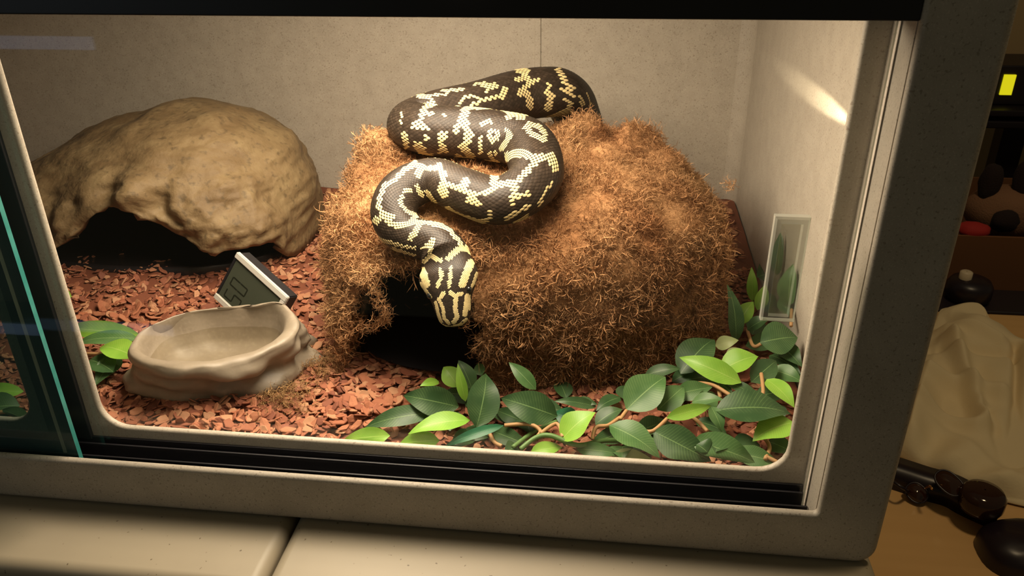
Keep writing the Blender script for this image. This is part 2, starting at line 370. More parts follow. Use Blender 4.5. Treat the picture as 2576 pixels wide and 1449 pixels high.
LUMPS = [(aty(1472, 322, .325), .028, .036), (aty(1608, 334, .32), .030, .034), (aty(1700, 366, .295), .030, .022), (aty(968, 340, .29), .036, .036), (aty(912, 385, .265), .036, .024),
         (aty(1545, 345, .30), .03, .012), (aty(1660, 600, .135), .05, .006), (aty(1450, 760, .12), .06, .007), (aty(840, 560, .2), .05, .006), (aty(1540, 480, .15), .05, .004)]
hide = empty('moss_hide', (.304, .28, FZ)); tag(hide, 'dome shaped hide covered in shaggy dry brown moss, arched opening below the snake', 'reptile hide')
n1, n2 = 220, 80
SP = mound(n1, n2, **MK); SN = grid_normals(SP)
n_in = mound(n1, n2, **{**MK, 'a': MK['a']-.014, 'b': MK['b']-.014, 'h': MK['h']-.014})
n_out = mound(n1, n2, **{**MK, 'a': MK['a']-.008, 'b': MK['b']-.008, 'h': MK['h']-.008})
GF = grid_faces(n1, n2, True)
def keep(P, shrink=0.):
    ctr = P.reshape(-1, 3)[GF].mean(1); uv = projv(ctr); hole = in_poly(uv, OPEN) & (ctr[:, 1] < .22)
    return ~hole
kp = keep(SP)
N_ = n1*n2
ring_q = []
cnt = {}
for f in GF[kp]:
    for a_, b2 in ((f[0], f[1]), (f[1], f[2]), (f[2], f[3]), (f[3], f[0])):
        e = (min(a_, b2), max(a_, b2)); cnt.setdefault(e, []).append((a_, b2))
for e, l in cnt.items():
    if len(l) == 1: a_, b2 = l[0]; ring_q.append((b2, a_, a_+N_, b2+N_))
sh = mesh_np('shell', np.vstack([n_out.reshape(-1, 3), n_in.reshape(-1, 3)]), [GF[kp], GF[kp][:, ::-1]+N_, np.array(ring_q)], M_SHELL, hide)
fp = n_in[1]*np.array([1, 1, 0])+np.array([0, 0, FZ+.006]); fc = fp.mean(0)
mesh_np('floor_plate', np.vstack([fp, fc]), np.stack([np.arange(n1), (np.arange(n1)+1) % n1, np.full(n1, n1)], 1), mat('black_tray', (.012, .011, .012), .35), hide)
# matted moss skin over the shell
MP = SP.copy()
dsp = .0028*fbm(MP, 60, 3)+.0035*vnoise(MP, 24)
for (c_, R_, A_) in LUMPS:
    d2_ = ((SP-c_)**2).sum(-1)/R_**2; dsp = dsp+A_*np.clip(1-d2_, 0, 1)**.75*1.0
MP = MP+SN*dsp[..., None]
def brown(P, k=1.):
    t = .5+.5*fbm(P, 26, 3); t = np.clip(t, 0, 1)[..., None]; u = np.clip(.5+.8*vnoise(P+5., 9), 0, 1)[..., None]
    return (np.array([.38, .180, .078])*(1-t)+np.array([.57, .335, .160])*t)*(1-.25*u)*k
MF = MP.reshape(-1, 3)
mesh_np('moss_mat', MF, GF[kp], M_MOSS, hide, True, brown(MF, .95))
MN = grid_normals(MP).reshape(-1, 3)

def sprig_variants(n=14):
    """curly moss threads with a few short side shoots, unit length along z"""
    out = []
    for s in range(n):
        r = np.random.default_rng(40+s); m = 7
        d = np.array([0, 0, 1.]); p = np.zeros(3); ax = nrm(r.normal(0, 1, 3)); curl = r.uniform(.30, .95)*r.choice([-1, 1])
        pts = [p]
        for i in range(m-1):
            d = nrm(d+np.cross(ax, d)*curl+r.normal(0, .22, 3)); p = p+d/(m-1); pts.append(p)
        pts = np.array(pts); V = []; T = []
        side = nrm(np.cross(pts[-1]-pts[0]+1e-3, r.normal(0, 1, 3)))
        wd = np.array([.016, .020, .020, .019, .017, .013, .004])
        for i in range(m): V += [pts[i]-side*wd[i], pts[i]+side*wd[i]]
        for i in range(m-1): a = 2*i; T += [(a, a+1, a+3), (a, a+3, a+2)]
        for i in range(4):
            k = r.uniform(.15, .9)*(m-1); j = int(k); q = pts[j]+(pts[min(j+1, m-1)]-pts[j])*(k-j)
            dr = nrm(nrm(pts[-1]-pts[0])*.6+r.normal(0, .8, 3)); sd = nrm(np.cross(dr, r.normal(0, 1, 3)))*.009; L_ = r.uniform(.18, .45); b = r.normal(0, .014, 3)
            a = len(V); V += [q-sd, q+sd, q+dr*L_*.55+sd*.8+b, q+dr*L_]; T += [(a, a+1, a+2), (a, a+2, a+3)]
        out.append((np.array(V), np.array(T)))
    return out
SPRIGS = sprig_variants()
def sprigs(P, D, S, C_):
    """place a random sprig at each point P along direction D with length S"""
    n = len(P); kind = RNG.integers(0, len(SPRIGS), n)
    D = D/np.linalg.norm(D, axis=1, keepdims=True); A = np.cross(D, RNG.normal(0, 1, (n, 3))); A /= np.linalg.norm(A, axis=1, keepdims=True); B = np.cross(D, A)
    R = np.stack([A, B, D], 2); VV = []; TT = []; CC = []; off = 0
    for k, (V, T) in enumerate(SPRIGS):
        sel = np.where(kind == k)[0]; m = len(sel)
        if not m: continue
        VV.append((np.einsum('nij,vj->nvi', R[sel]*S[sel, None, None], V)+P[sel, None]).reshape(-1, 3))
        TT.append((T[None]+(off+np.arange(m)*len(V))[:, None, None]).reshape(-1, 3)); off += m*len(V)
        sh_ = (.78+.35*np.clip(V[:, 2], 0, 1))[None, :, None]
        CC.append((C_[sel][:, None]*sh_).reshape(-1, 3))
    VV = np.vstack(VV); VV[:, 2] = np.maximum(VV[:, 2], FZ-.006); return VV, np.vstack(TT), np.vstack(CC)
def moss_on(n, facesel):
    F = GF[facesel]; a, b2, c_, d = (MF[F[:, i]] for i in range(4))
    ar = np.linalg.norm(np.cross(c_-a, d-b2), axis=1); ctr = (a+c_)/2
    nn = MN[F[:, 0]]; vw = nrm_rows(CPOS-ctr); fac = (nn*vw).sum(1)
    wgt = ar*np.where(fac > -.25, 1., .12); ii = RNG.choice(len(F), n, p=wgt/wgt.sum())
    u, v = RNG.uniform(0, 1, (2, n, 1)); P = (a[ii]*(1-u)+b2[ii]*u)*(1-v)+(d[ii]*(1-u)+c_[ii]*u)*v
    return P, nn[ii]
def nrm_rows(v): return v/np.maximum(np.linalg.norm(v, axis=1, keepdims=True), 1e-9)
P, Nn = moss_on(88000, kp)
top = np.clip((Nn[:, 2]-.45)/.4, 0, 1)                                     # matted on top, shaggy on the sides
fld = np.stack([vnoise(P+k*7.3, 55) for k in range(3)], 1)
rn = RNG.normal(0, .8, (len(P), 3))+fld*1.5; tang = nrm_rows(rn-Nn*(rn*Nn).sum(1, keepdims=True))
out_k = (.30*(1-top)+.0*top+RNG.uniform(-.2, .28, len(P)))[:, None]
D = tang+Nn*out_k+np.array([0, 0, -.35])*(1-top)[:, None]
S = (.0170*(1-top)+.0125*top)*RNG.uniform(.5, 1.3, len(P))*(1+.45*vnoise(P+3., 45))
C_ = brown(P)*RNG.uniform(.80, 1.25, (len(P), 1))
C_ = C_*np.where(RNG.uniform(0, 1, (len(P), 1)) < .10, 1.22, 1.)
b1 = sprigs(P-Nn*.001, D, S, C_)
# ragged fringe round the opening and the strand hanging in it
fr = []
for (x, y, yy) in [(905, 712, .118), (930, 690, .115), (960, 678, .112), (1000, 668, .11), (1040, 664, .108), (890, 750, .12), (880, 790, .12), (868, 850, .12), (1190, 740, .105), (1210, 800, .105), (1225, 860, .107), (1225, 910, .11), (1205, 880, .108)]:
    for k in range(30): fr.append(aty(x+RNG.normal(-3, 8), y+RNG.normal(-5, 6), yy+RNG.normal(.004, .006)))
for (x, y, yy) in [(838, 800, .150), (836, 840, .146), (842, 875, .142), (848, 905, .138), (852, 930, .134), (864, 890, .130), (868, 850, .128), (862, 925, .130), (828, 780, .156), (872, 815, .126)]:
    for k in range(70): fr.append(aty(x+RNG.normal(0, 9), y+RNG.normal(0, 13), yy+RNG.normal(0, .006)))
for (x0, y0), (x1, y1) in zip([(925, 690), (938, 725), (955, 755), (967, 785), (962, 808), (940, 818)], [(938, 725), (955, 755), (967, 785), (962, 808), (940, 818), (898, 822)]):
    for k in range(46):
        t = RNG.uniform(); fr.append(aty(x0+(x1-x0)*t+RNG.normal(0, 5), y0+(y1-y0)*t+RNG.normal(0, 4), .112+RNG.normal(0, .003)))
for k in range(14): fr.append(aty(935+RNG.normal(0, 22), 765+RNG.normal(0, 26), .113+RNG.normal(0, .003)))
for (x, y, yy) in [(1835, 462, .24), (1828, 468, .24), (1840, 455, .24), (1170, 815, .10)]:
    for k in range(9): fr.append(aty(x+RNG.normal(0, 4), y+RNG.normal(0, 4), yy))
fr = np.array(fr); nf = len(fr)
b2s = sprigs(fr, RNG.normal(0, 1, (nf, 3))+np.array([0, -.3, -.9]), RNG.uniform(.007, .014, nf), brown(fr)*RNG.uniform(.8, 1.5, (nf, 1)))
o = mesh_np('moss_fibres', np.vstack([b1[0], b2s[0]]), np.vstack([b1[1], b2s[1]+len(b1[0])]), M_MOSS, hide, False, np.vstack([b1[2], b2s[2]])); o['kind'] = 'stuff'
# loose clump of moss beside the bowl
def clump(px, py, rx, ry, n, label):
    c0 = atz(px, py, FZ); P = np.stack([RNG.normal(0, rx, n), RNG.normal(0, ry, n), np.zeros(n)], 1)+c0
    P[:, 2] = FZ+.002+np.abs(RNG.normal(0, .007, n))*np.exp(-((P[:, 0]-c0[0])**2/rx**2+(P[:, 1]-c0[1])**2/ry**2)/3)
    b = sprigs(P, RNG.normal(0, 1, (n, 3))+np.array([0, -.2, .35]), RNG.uniform(.007, .013, n), brown(P)*np.array([.80, .88, .85])*RNG.uniform(.6, 1.3, (n, 1)))
    o = mesh_np('moss_clump', b[0], b[1], M_MOSS, None, False, b[2]); tag(o, label, 'moss')
clump(718, 1012, .012, .012, 420, 'loose tuft of dry brown moss lying on the chips below the water bowl')
clump(815, 930, .013, .014, 380, 'loose tuft of dry brown moss lying between bowl and moss hide')

# ================================================================= tan rock hide
rock = empty('rock_hide', (-.15, .42, FZ)); tag(rock, 'tan resin rock cave hide with ragged overhanging front edge', 'reptile hide')
def rock_hide():
    n1, n2 = 300, 90
    ph = np.linspace(0, 2*np.pi, n1, endpoint=False); t = np.linspace(0, 1, n2)
    cx, cy, a, b, p, q = -.166, .425, .195, .150, 2.6, 2.9
    c_, s_ = np.cos(ph), np.sin(ph); ex = a*np.sign(c_)*abs(c_)**(2/p); ey = b*np.sign(s_)*abs(s_)**(2/p)
    X0 = cx+ex; h = np.interp(X0, [-.36, -.25, -.15, -.06, .03], [.108, .133, .156, .168, .166])
    rim = np.interp(X0, [-.262, -.245, -.227, -.2, -.175, -.158, -.141, -.125, -.108, -.084, -.066, -.052, -.035, .0, .006, .014, .022],
                    [-.022, .0, .012, .030, .050, .060, .068, .066, .062, .044, .033, .020, .017, .017, .012, -.005, -.022])
    front = np.clip((-s_-.25)/.25, 0, 1); rim = -.022+(rim+.022)*front
    cz0 = np.clip((rim+.022)/h, 0, .9); a0 = np.arcsin(cz0**(q/2)); ang = a0+(np.pi/2-a0)*t[:, None]
    cz = np.sin(ang)**(2/q); cr = np.clip(np.cos(ang), 0, 1)**(2/q)
    hh = np.interp(cx+ex*cr, [-.36, -.25, -.15, -.06, .03], [.108, .133, .156, .168, .166])
    P = np.stack([cx+ex*cr, cy+ey*cr, -.022+hh*cz], -1); Nn = grid_normals(P)
    low = np.exp(-(t[:, None]/.30)**2)*front[None]
    d = .007*fbm(P, 14, 2)+.0022*fbm(P*np.array([.5, .5, 1.8]), 60, 3)
    d = d+low*(.008+.012*vnoise(P, 34)+.006*fbm(P, 90, 3))
    d = d+np.exp(-(t[:, None]/.05)**2)*front[None]*-.006
    for (x, y, yy, R_, A_) in [(402, 470, .285, .013, -.020), (408, 500, .285, .012, -.018), (395, 520, .285, .012, -.012), (430, 500, .28, .020, .012), (340, 480, .285, .022, .010), (260, 560, .285, .024, .012),
                               (565, 618, .28, .026, .018), (520, 618, .28, .02, .010), (480, 600, .285, .014, -.008), (450, 578, .28, .010, -.010), (500, 580, .275, .010, -.014), (550, 580, .272, .010, -.014), (600, 582, .272, .010, -.012), (640, 590, .272, .010, -.010), (402, 445, .285, .010, -.014), (640, 560, .30, .030, .007), (560, 520, .29, .03, .006)]:
        c0 = aty(x, y, yy); d = d+A_*np.exp(-((P-c0)**2).sum(-1)/R_**2)
    P = P+Nn*d[..., None]
    o = mesh_np('shell', P, grid_faces(n1, n2, True), M_ROCK, rock)
    m = o.modifiers.new('thick', 'SOLIDIFY'); m.thickness = .012; m.offset = -1
rock_hide()
def rock_tray():
    a = np.linspace(0, 2*np.pi, 60, endpoint=False); c_, s_ = np.cos(a), np.sin(a); rows = []
    for z, k in ((FZ-.004, 1.), (FZ+.005, 1.), (FZ+.007, .985), (FZ+.0055, .96), (FZ+.0055, .001)):
        rows.append(np.stack([-.166+.178*k*np.sign(c_)*abs(c_)**.77, .432+.130*k*np.sign(s_)*abs(s_)**.77, np.full(60, z)], 1))
    mesh_np('base_tray', np.array(rows), grid_faces(60, 5, True), mat('dark_tray', (.016, .012, .013), .3), rock)
rock_tray()

# ================================================================= water bowl
bowl = empty('water_bowl', (.06, .1, FZ)); tag(bowl, 'grey brown rock effect water bowl with irregular rim, filled with water', 'water bowl')
def loop_from(pts, n):
    P = np.array(pts+pts[:1], float); 
    m = len(pts); t = np.linspace(0, m, n, endpoint=False); i = t.astype(int); u = (t-i)[:, None]; g = lambda k: np.array(pts, float)[k % m]
    a, b, c_, d = g(i-1), g(i), g(i+1), g(i+2)
    return .5*((2*b)+(-a+c_)*u+(2*a-5*b+4*c_-d)*u**2+(-a+3*b-3*c_+d)*u**3)
def resample(L_, n, ctr):
    """resample closed loop by angle about ctr so that loops correspond"""
    a = np.unwrap(np.arctan2(L_[:, 1]-ctr[1], L_[:, 0]-ctr[0])); 
    if a[-1] < a[0]: L_ = L_[::-1]; a = np.unwrap(np.arctan2(L_[:, 1]-ctr[1], L_[:, 0]-ctr[0]))
    tgt = np.linspace(-np.pi, np.pi, n, endpoint=False); am = (a+np.pi) % (2*np.pi)-np.pi; k = np.argsort(am)
    return np.stack([np.interp(tgt, am[k], L_[k, j], period=2*np.pi) for j in range(L_.shape[1])], 1)
def water_bowl():
    NB = 160; ctr = np.array([.055, .105])
    rim = [(322, 890, .026), (340, 850, .028), (378, 822, .029), (480, 787, .029), (600, 772, .029), (655, 766, .033), (690, 758, .037), (722, 768, .034), (745, 795, .030), (752, 822, .028), (722, 858, .026), (680, 880, .026), (640, 900, .024), (560, 925, .023), (500, 932, .025), (430, 934, .026), (365, 918, .025)]
    inn = [(353, 873, .024), (395, 822, .025), (470, 797, .026), (538, 785, .026), (664, 779, .028), (708, 792, .027), (714, 825, .025), (690, 855, .024), (646, 880, .023), (538, 905, .022), (460, 907, .023), (395, 904, .023), (359, 888, .023)]
    f3 = lambda l: [tuple(atz(x, y, z)) for x, y, z in l]
    R = resample(loop_from(f3(rim), 400), NB, ctr); I = resample(loop_from(f3(inn), 400), NB, ctr)
    base = [tuple(atz(x, y, FZ-.004)) for x, y in ((328, 960), (350, 1000), (450, 1015), (560, 1010), (690, 988), (745, 940), (795, 872))]
    base += [(x, y, FZ-.004) for x, y in ((.128, .136), (.100, .147), (.075, .150), (.045, .146), (.012, .134), (-.014, .112))]
    Bs = resample(loop_from(base, 400), NB, ctr)
    c3 = np.array([*ctr, 0]); rows = []
    def lerp(A, B, k): return A*(1-k)+B*k
    th = np.linspace(-np.pi, np.pi, NB, endpoint=False)
    rg = lambda fx, ph, am: am*np.sin(fx*th+ph)
    for k, zf, outw in [(q, q, float(np.interp(q, [0, .12, .25, .36, .5, .62, .74, .86, .95, 1], [0, .003, .001, -.003, -.004, .001, .003, .002, 0, -.002]))) for q in np.linspace(0, 1, 22)]:
        L_ = lerp(Bs, R, k).copy(); rad = L_-c3; rad[:, 2] = 0; rad /= np.linalg.norm(rad, axis=1, keepdims=True)
        wob = outw*(.7+.9*np.sin(2*th+k*5))+.0022*vnoise(np.stack([np.cos(th)*1.5, np.sin(th)*1.5, np.full(NB, k*2.2)+.6*np.sin(th*2)], 1), 2.1)*(1-abs(k-.5))
        fr_ = np.exp(-((np.abs((th+1.45+np.pi) % (2*np.pi)-np.pi))/.75)**2); rt = np.exp(-((np.abs((th-.15+np.pi) % (2*np.pi)-np.pi))/.75)**2); lf = np.exp(-((np.abs((th+2.6+np.pi) % (2*np.pi)-np.pi))/.5)**2)
        bell = np.exp(-((k-.42-.14*np.sin(3*th+.5))/.22)**2)
        wob = wob-.0085*fr_*bell+.0035*np.sin(9*th+2.5*k)*rt*(1-abs(2*k-1)**2)+.003*rt*bell-.004*lf*np.exp(-((k-.7)/.12)**2)+.004*np.exp(-((th+.75)/.35)**2)*np.exp(-((k-.1)/.15)**2)
        wob = wob+.0035*np.clip(1-2.2*np.abs(fbm(np.stack([L_[:, 0]*.5, L_[:, 1]*.5, L_[:, 2]*1.2-.3*L_[:, 0]], 1), 42, 2)), -1, 1)*min(1, 3.5*(1-k))+.0022*fbm(np.stack([L_[:, 0]*.55, L_[:, 1]*.55, L_[:, 2]+.25*L_[:, 0]], 1), 75, 2)*min(1, 3.5*(1-k))
        L_ += rad*wob[:, None]; rows.append(L_)
    for k, dz in ((.18, .0018), (.5, .0025), (.8, .0015), (1, -.0005)):
        L_ = lerp(R, I, k).copy(); L_[:, 2] += dz; rows.append(L_)
    cI = I.mean(0)
    for k, z in ((.04, .018), (.09, .010), (.16, .002), (.26, -.004), (.5, -.0075), (.75, -.0085), (1., -.009)):
        L_ = lerp(I, np.tile(cI, (NB, 1)), k).copy(); L_[:, 2] = z+.0008*np.sin(3*th); rows.append(L_)
    V = np.array(rows); V[:, :, 2] += .0006*vnoise(V, 120)
    o = mesh_np('bowl_body', V, grid_faces(NB, len(V), True), M_BOWL, bowl)
    # water
    Wl = lerp(I, np.tile(cI, (NB, 1)), .08); Wl[:, 2] = .0115; Wr = [Wl, lerp(Wl, np.tile(Wl.mean(0), (NB, 1)), .5), lerp(Wl, np.tile(Wl.mean(0), (NB, 1)), .999)]
    mw = glass_mat('water', (.93, .92, .88), 0., ior=1.33)
    mesh_np('water', np.array(Wr), grid_faces(NB, 3, True), mw, bowl)
water_bowl()

# ================================================================= digital thermometer
def thermometer():
    A = aty(598, 633, .2055); B = aty(726, 748, .174)
    Dd = min((aty(538, 748, y) for y in np.linspace(.17, .3, 261)), key=lambda q: abs(np.dot(A-q, A-B)))       # the face is a rectangle
    ex = nrm(A-Dd); ey = A-B; wy = np.linalg.norm(ey); wx = np.linalg.norm(A-Dd); ey = nrm(ey-ex*np.dot(ey, ex)); ez = np.cross(ex, ey)
    if ez[1] > 0: ez = -ez
    o0 = A-ey*wy-ex*wx                                             # corner C
    t = empty('digital_thermometer', tuple(o0)); tag(t, 'small square digital thermometer with silver bezel tilted on one corner behind the bowl', 'thermometer')
    W = lambda x, y, z: o0+ex*x*wx+ey*y*wy+ez*z
    sil = mat('silver_plastic', (.55, .52, .46), .4); lcd = mat('lcd_glass', (.055, .062, .042), .12); seg = mat('lcd_segment', (.012, .014, .008), .3)
    def slab(name, x0, x1, y0, y1, z0, z1, m, par, bev=.08):
        V = [W(x, y, z) for z in (z0, z1) for x, y in ((x0, y0), (x1, y0), (x1, y1), (x0, y1))]
        F = np.array([(0, 1, 2, 3), (4, 5, 6, 7), (0, 1, 5, 4), (1, 2, 6, 5), (2, 3, 7, 6), (3, 0, 4, 7)])
        oo = mesh_np(name, V, F, m, par, False)
        bm = bmesh.new(); bm.from_mesh(oo.data); bmesh.ops.recalc_face_normals(bm, faces=bm.faces)
        if bev: bmesh.ops.bevel(bm, geom=bm.edges[:], offset=bev, segments=2, affect='EDGES')
        bm.to_mesh(oo.data); bm.free(); return oo
    slab('body', .01, .99, .01, .99, -.016, -.001, M_BLACK, t, .001)
    bz = empty('bezel', (0, 0, 0)); bpy.data.objects.remove(bz)
    b_ = slab('bezel', .885, 1, 0, 1, -.003, .0015, sil, t, .0008)
    slab('bezel', 0, .115, 0, 1, -.003, .0015, sil, t, .0008); slab('bezel', .1, .9, 0, .085, -.003, .0015, sil, t, .0008)
    slab('bezel', .1, .9, .955, 1, -.003, .0006, M_BLACK, t, .0005)
    d = slab('display', .105, .895, .075, .955, -.003, .0002, lcd, t, 0)
    SEG = {'a': (.1, .9, .94, 1), 'd': (.1, .9, 0, .06), 'g': (.1, .9, .47, .53), 'f': (0, .12, .52, .96), 'b': (.88, 1, .52, .96), 'e': (0, .12, .04, .48), 'c': (.88, 1, .04, .48)}
    def digit(ch, x0, y0, w_, h_):
        for k in {'5': 'afgcd', '0': 'abcdef', '2': 'abged', '7': 'abc', '3': 'abgcd'}[ch]:
            a, b, c_, e = SEG[k]; slab('lcd_digit_bar', x0+a*w_, x0+b*w_, y0+c_*h_, y0+e*h_, .0001, .0004, seg, d, 0)
    digit('5', .17, .58, .17, .30); digit('0', .42, .58, .17, .30)
thermometer()

# ================================================================= python
SNP = [  # x, y, z, half width  (tail to neck)
    (.06, .545, -.008, .004), (.16, .555, -.004, .012), (.26, .55, .008, .020), (.315, .535, .035, .026), (.348, .505, .085, .028), (.342, .458, .138, .0285), (.330, .415, .165, .0290), (.312, .398, .170, .0300),
    (.284, .378, .170, .0300), (.250, .334, .170, .0283), (.214, .309, .168, .0267), (.193, .288, .164, .0255), (.216, .262, .166, .0262), (.251, .251, .168, .0259), (.282, .241, .168, .0255),
    (.312, .223, .167, .0249), (.325, .174, .160, .0231), (.318, .149, .152, .0218), (.296, .137, .146, .0208), (.265, .147, .151, .0196), (.242, .160, .154, .0193),
    (.226, .156, .152, .0197), (.214, .145, .146, .0200), (.211, .131, .136, .0192), (.218, .120, .127, .0175), (.231, .114, .1215, .0162), (.2485, .109, .1195, .0174), (.2570, .103, .1125, .0196)]
N_BODY = len(SNP)
HEADPX = [(1124, 664, .096, 128, .0120), (1128, 692, .090, 150, .0132), (1132, 722, .084, 134, .0130), (1136, 752, .0785, 104, .0115), (1140, 785, .0735, 88, .0096), (1142, 808, .0705, 70, .0075), (1143, 820, .069, 40, .0045)]
def snake():
    ctrl = [list(p)+[p[3]*.94] for p in SNP]
    for (px, py, y, wpx, hh) in HEADPX:
        P = aty(px, py, y); ctrl.append([*P, wpx/2*mpp(P), hh])
    ctrl = np.array(ctrl)
    # dorsal direction: out of the hide, up on top
    up = []
    ctr = np.array([.304, .30, .06])
    for i, c_ in enumerate(ctrl):
        n = (c_[:3]-ctr)/np.array([.19, .165, .07]); k = np.clip((c_[1]-.13)/.09, 0, 1)
        v = nrm(n)*(1-k)*.9+np.array([0, 0, 1.])*(.35+.65*k)
        if i >= N_BODY-4: v = np.array([-.05, -.75, .62]) if i >= N_BODY-1 else v*.5+np.array([0, -.35, .5])
        up.append(nrm(v))
    up = np.array(up)
    for _ in range(2): up[1:-1] = nrm_rows(up[:-2]*.25+up[1:-1]*.5+up[2:]*.25)
    NS = 1500; Q = catmull(np.hstack([ctrl, up]), NS)
    Cn, Wd, Hh, U = Q[:, :3], Q[:, 3], Q[:, 4], Q[:, 5:8]
    seg_t = np.linspace(0, len(ctrl)-1, NS)                         # control index along the body
    ds = np.linalg.norm(np.diff(Cn, axis=0), axis=1); Sarc = np.concatenate([[0], np.cumsum(ds)])
    T = np.gradient(Cn, axis=0); T = nrm_rows(T)
    for _ in range(1):
        k = np.ones(45)/45; T = nrm_rows(np.stack([np.convolve(np.pad(T[:, j], 22, 'edge'), k, 'valid') for j in range(3)], 1))
    Dd = nrm_rows(U-T*(U*T).sum(1, keepdims=True)); B = np.cross(T, Dd)
    def surf(s, th, lift=0.):
        """s arc length, th angle (0 right, pi/2 dorsal); arrays"""
        i = np.interp(s, Sarc, np.arange(NS)); g = lambda A: np.stack([np.interp(i, np.arange(NS), A[:, j]) for j in range(A.shape[1])], -1)
        c_, d, b = g(Cn), nrm_last(g(Dd)), nrm_last(g(B)); w_ = np.interp(i, np.arange(NS), Wd); h_ = np.interp(i, np.arange(NS), Hh)
        co, si = np.cos(th), np.sin(th); he = np.where(si < 0, h_*.86, h_)
        head = np.clip((i*(len(ctrl)-1)/(NS-1)-(N_BODY-.5))/1.5, 0, 1)
        e = 1-.18*head                                             # head has flatter top, sharper cheeks
        co2 = np.sign(co)*np.abs(co)**e; si2 = np.sign(si)*np.abs(si)**(1+.12*head)
        n = nrm_last(b*(co/np.maximum(w_, .001))[..., None]+d*(si/np.maximum(he, .001))[..., None])
        return c_+b*(w_*co2)[..., None]+d*(he*si2)[..., None]+n*np.asarray(lift)[..., None], n, i*(len(ctrl)-1)/(NS-1)
    # skin tube
    na, nl = 72, 900
    s_, th = np.meshgrid(np.linspace(0, Sarc[-1], nl), np.linspace(0, 2*np.pi, na, endpoint=False), indexing='ij')
    P, _, _ = surf(s_, th, np.zeros(s_.shape)); V = P.reshape(-1, 3)
    V = np.vstack([V, Cn[0], Cn[-1]+T[-1]*.0012]); k = np.arange(na); k2 = (k+1) % na
    F = [grid_faces(na, nl, True), np.stack([np.full(na, nl*na), k2, k], 1), np.stack([np.full(na, nl*na+1), (nl-1)*na+k, (nl-1)*na+k2], 1)]
    DARK = np.array([.036, .025, .017]); SKIN = np.array([.027, .0185, .0125])
    # pattern: strokes of pale scales traced along the animal, per coil
    z1 = lambda l: [(880+x/3.151, 140+y/3.151) for x, y in l]; z2 = lambda l: [(900+x/3.02, 380+y/3.02) for x, y in l]
    K = []
    def S1(lo, hi, w_, *p): K.append((lo, hi, w_/3.151/2, np.array(z1(p))))
    def S2(lo, hi, w_, *p): K.append((lo, hi, w_/3.02/2, np.array(z2(p))))
    a, b = 4, 11.4      # back coil
    for q in ([18, (540, 315), (640, 310), (780, 300)], [22, (740, 275), (900, 265)], [20, (980, 225), (1050, 215)], [42, (1060, 225), (1150, 235), (1090, 265)], [24, (870, 380), (900, 330), (940, 315)],
              [28, (960, 320), (1030, 330), (1010, 380), (960, 385)], [30, (1040, 350), (1140, 330), (1220, 320)], [38, (1200, 330), (1240, 260)], [42, (1330, 110), (1400, 120), (1380, 170), (1330, 190)],
              [38, (1390, 170), (1440, 200), (1500, 190)], [48, (1430, 210), (1390, 250), (1350, 300)], [50, (1380, 270), (1430, 340), (1430, 410)], [40, (1580, 225), (1590, 240)], [50, (1570, 290), (1600, 330), (1570, 420)],
              [42, (1650, 110), (1700, 180), (1720, 230), (1780, 260)], [32, (1690, 270), (1770, 310)], [45, (1710, 350), (1750, 370), (1730, 440)], [44, (1560, 515), (1650, 475), (1740, 440)], [32, (1830, 330), (1850, 390)], [16, (1880, 290), (1910, 380)]):
        S1(a, b, q[0], *q[1:])
    a, b = 10.2, 16.2   # middle coil
    for q in ([45, (680, 370), (610, 390), (580, 440), (640, 460)], [50, (580, 440), (560, 520), (510, 550)], [46, (530, 560), (620, 575)], [30, (735, 470), (745, 475)], [40, (430, 620), (445, 730)], [26, (460, 775), (465, 785)], [36, (600, 655), (620, 665)],
              [60, (530, 710), (570, 740), (580, 800)], [42, (540, 800), (640, 800)], [45, (710, 615), (750, 620), (720, 690), (745, 740), (720, 760)], [26, (755, 762), (770, 768)], [52, (900, 480), (870, 540), (835, 590)],
              [56, (920, 430), (910, 500), (920, 570), (950, 640), (910, 700)], [56, (885, 720), (930, 770), (960, 810)], [38, (1040, 540), (1120, 520)], [36, (1040, 640), (1030, 710), (1040, 770)],
              [36, (1110, 600), (1170, 600), (1160, 660), (1120, 680), (1100, 640), (1110, 600)], [40, (1240, 590), (1270, 630), (1230, 690), (1200, 740)], [32, (1110, 770), (1130, 830)], [24, (1150, 765), (1150, 780)],
              [22, (560, 320), (740, 340), (860, 390)], [32, (900, 420), (1000, 405), (1100, 400), (1190, 395), (1250, 450), (1260, 490)], [42, (1250, 440), (1360, 490), (1420, 430), (1440, 400)],
              [40, (1390, 560), (1420, 540), (1500, 560), (1545, 610), (1540, 660), (1480, 640), (1410, 590), (1390, 560)], [20, (410, 450), (400, 550)], [26, (850, 800), (960, 840), (1170, 850)]):
        S1(a, b, q[0], *q[1:])
    a, b = 15.3, 25.6   # front loop
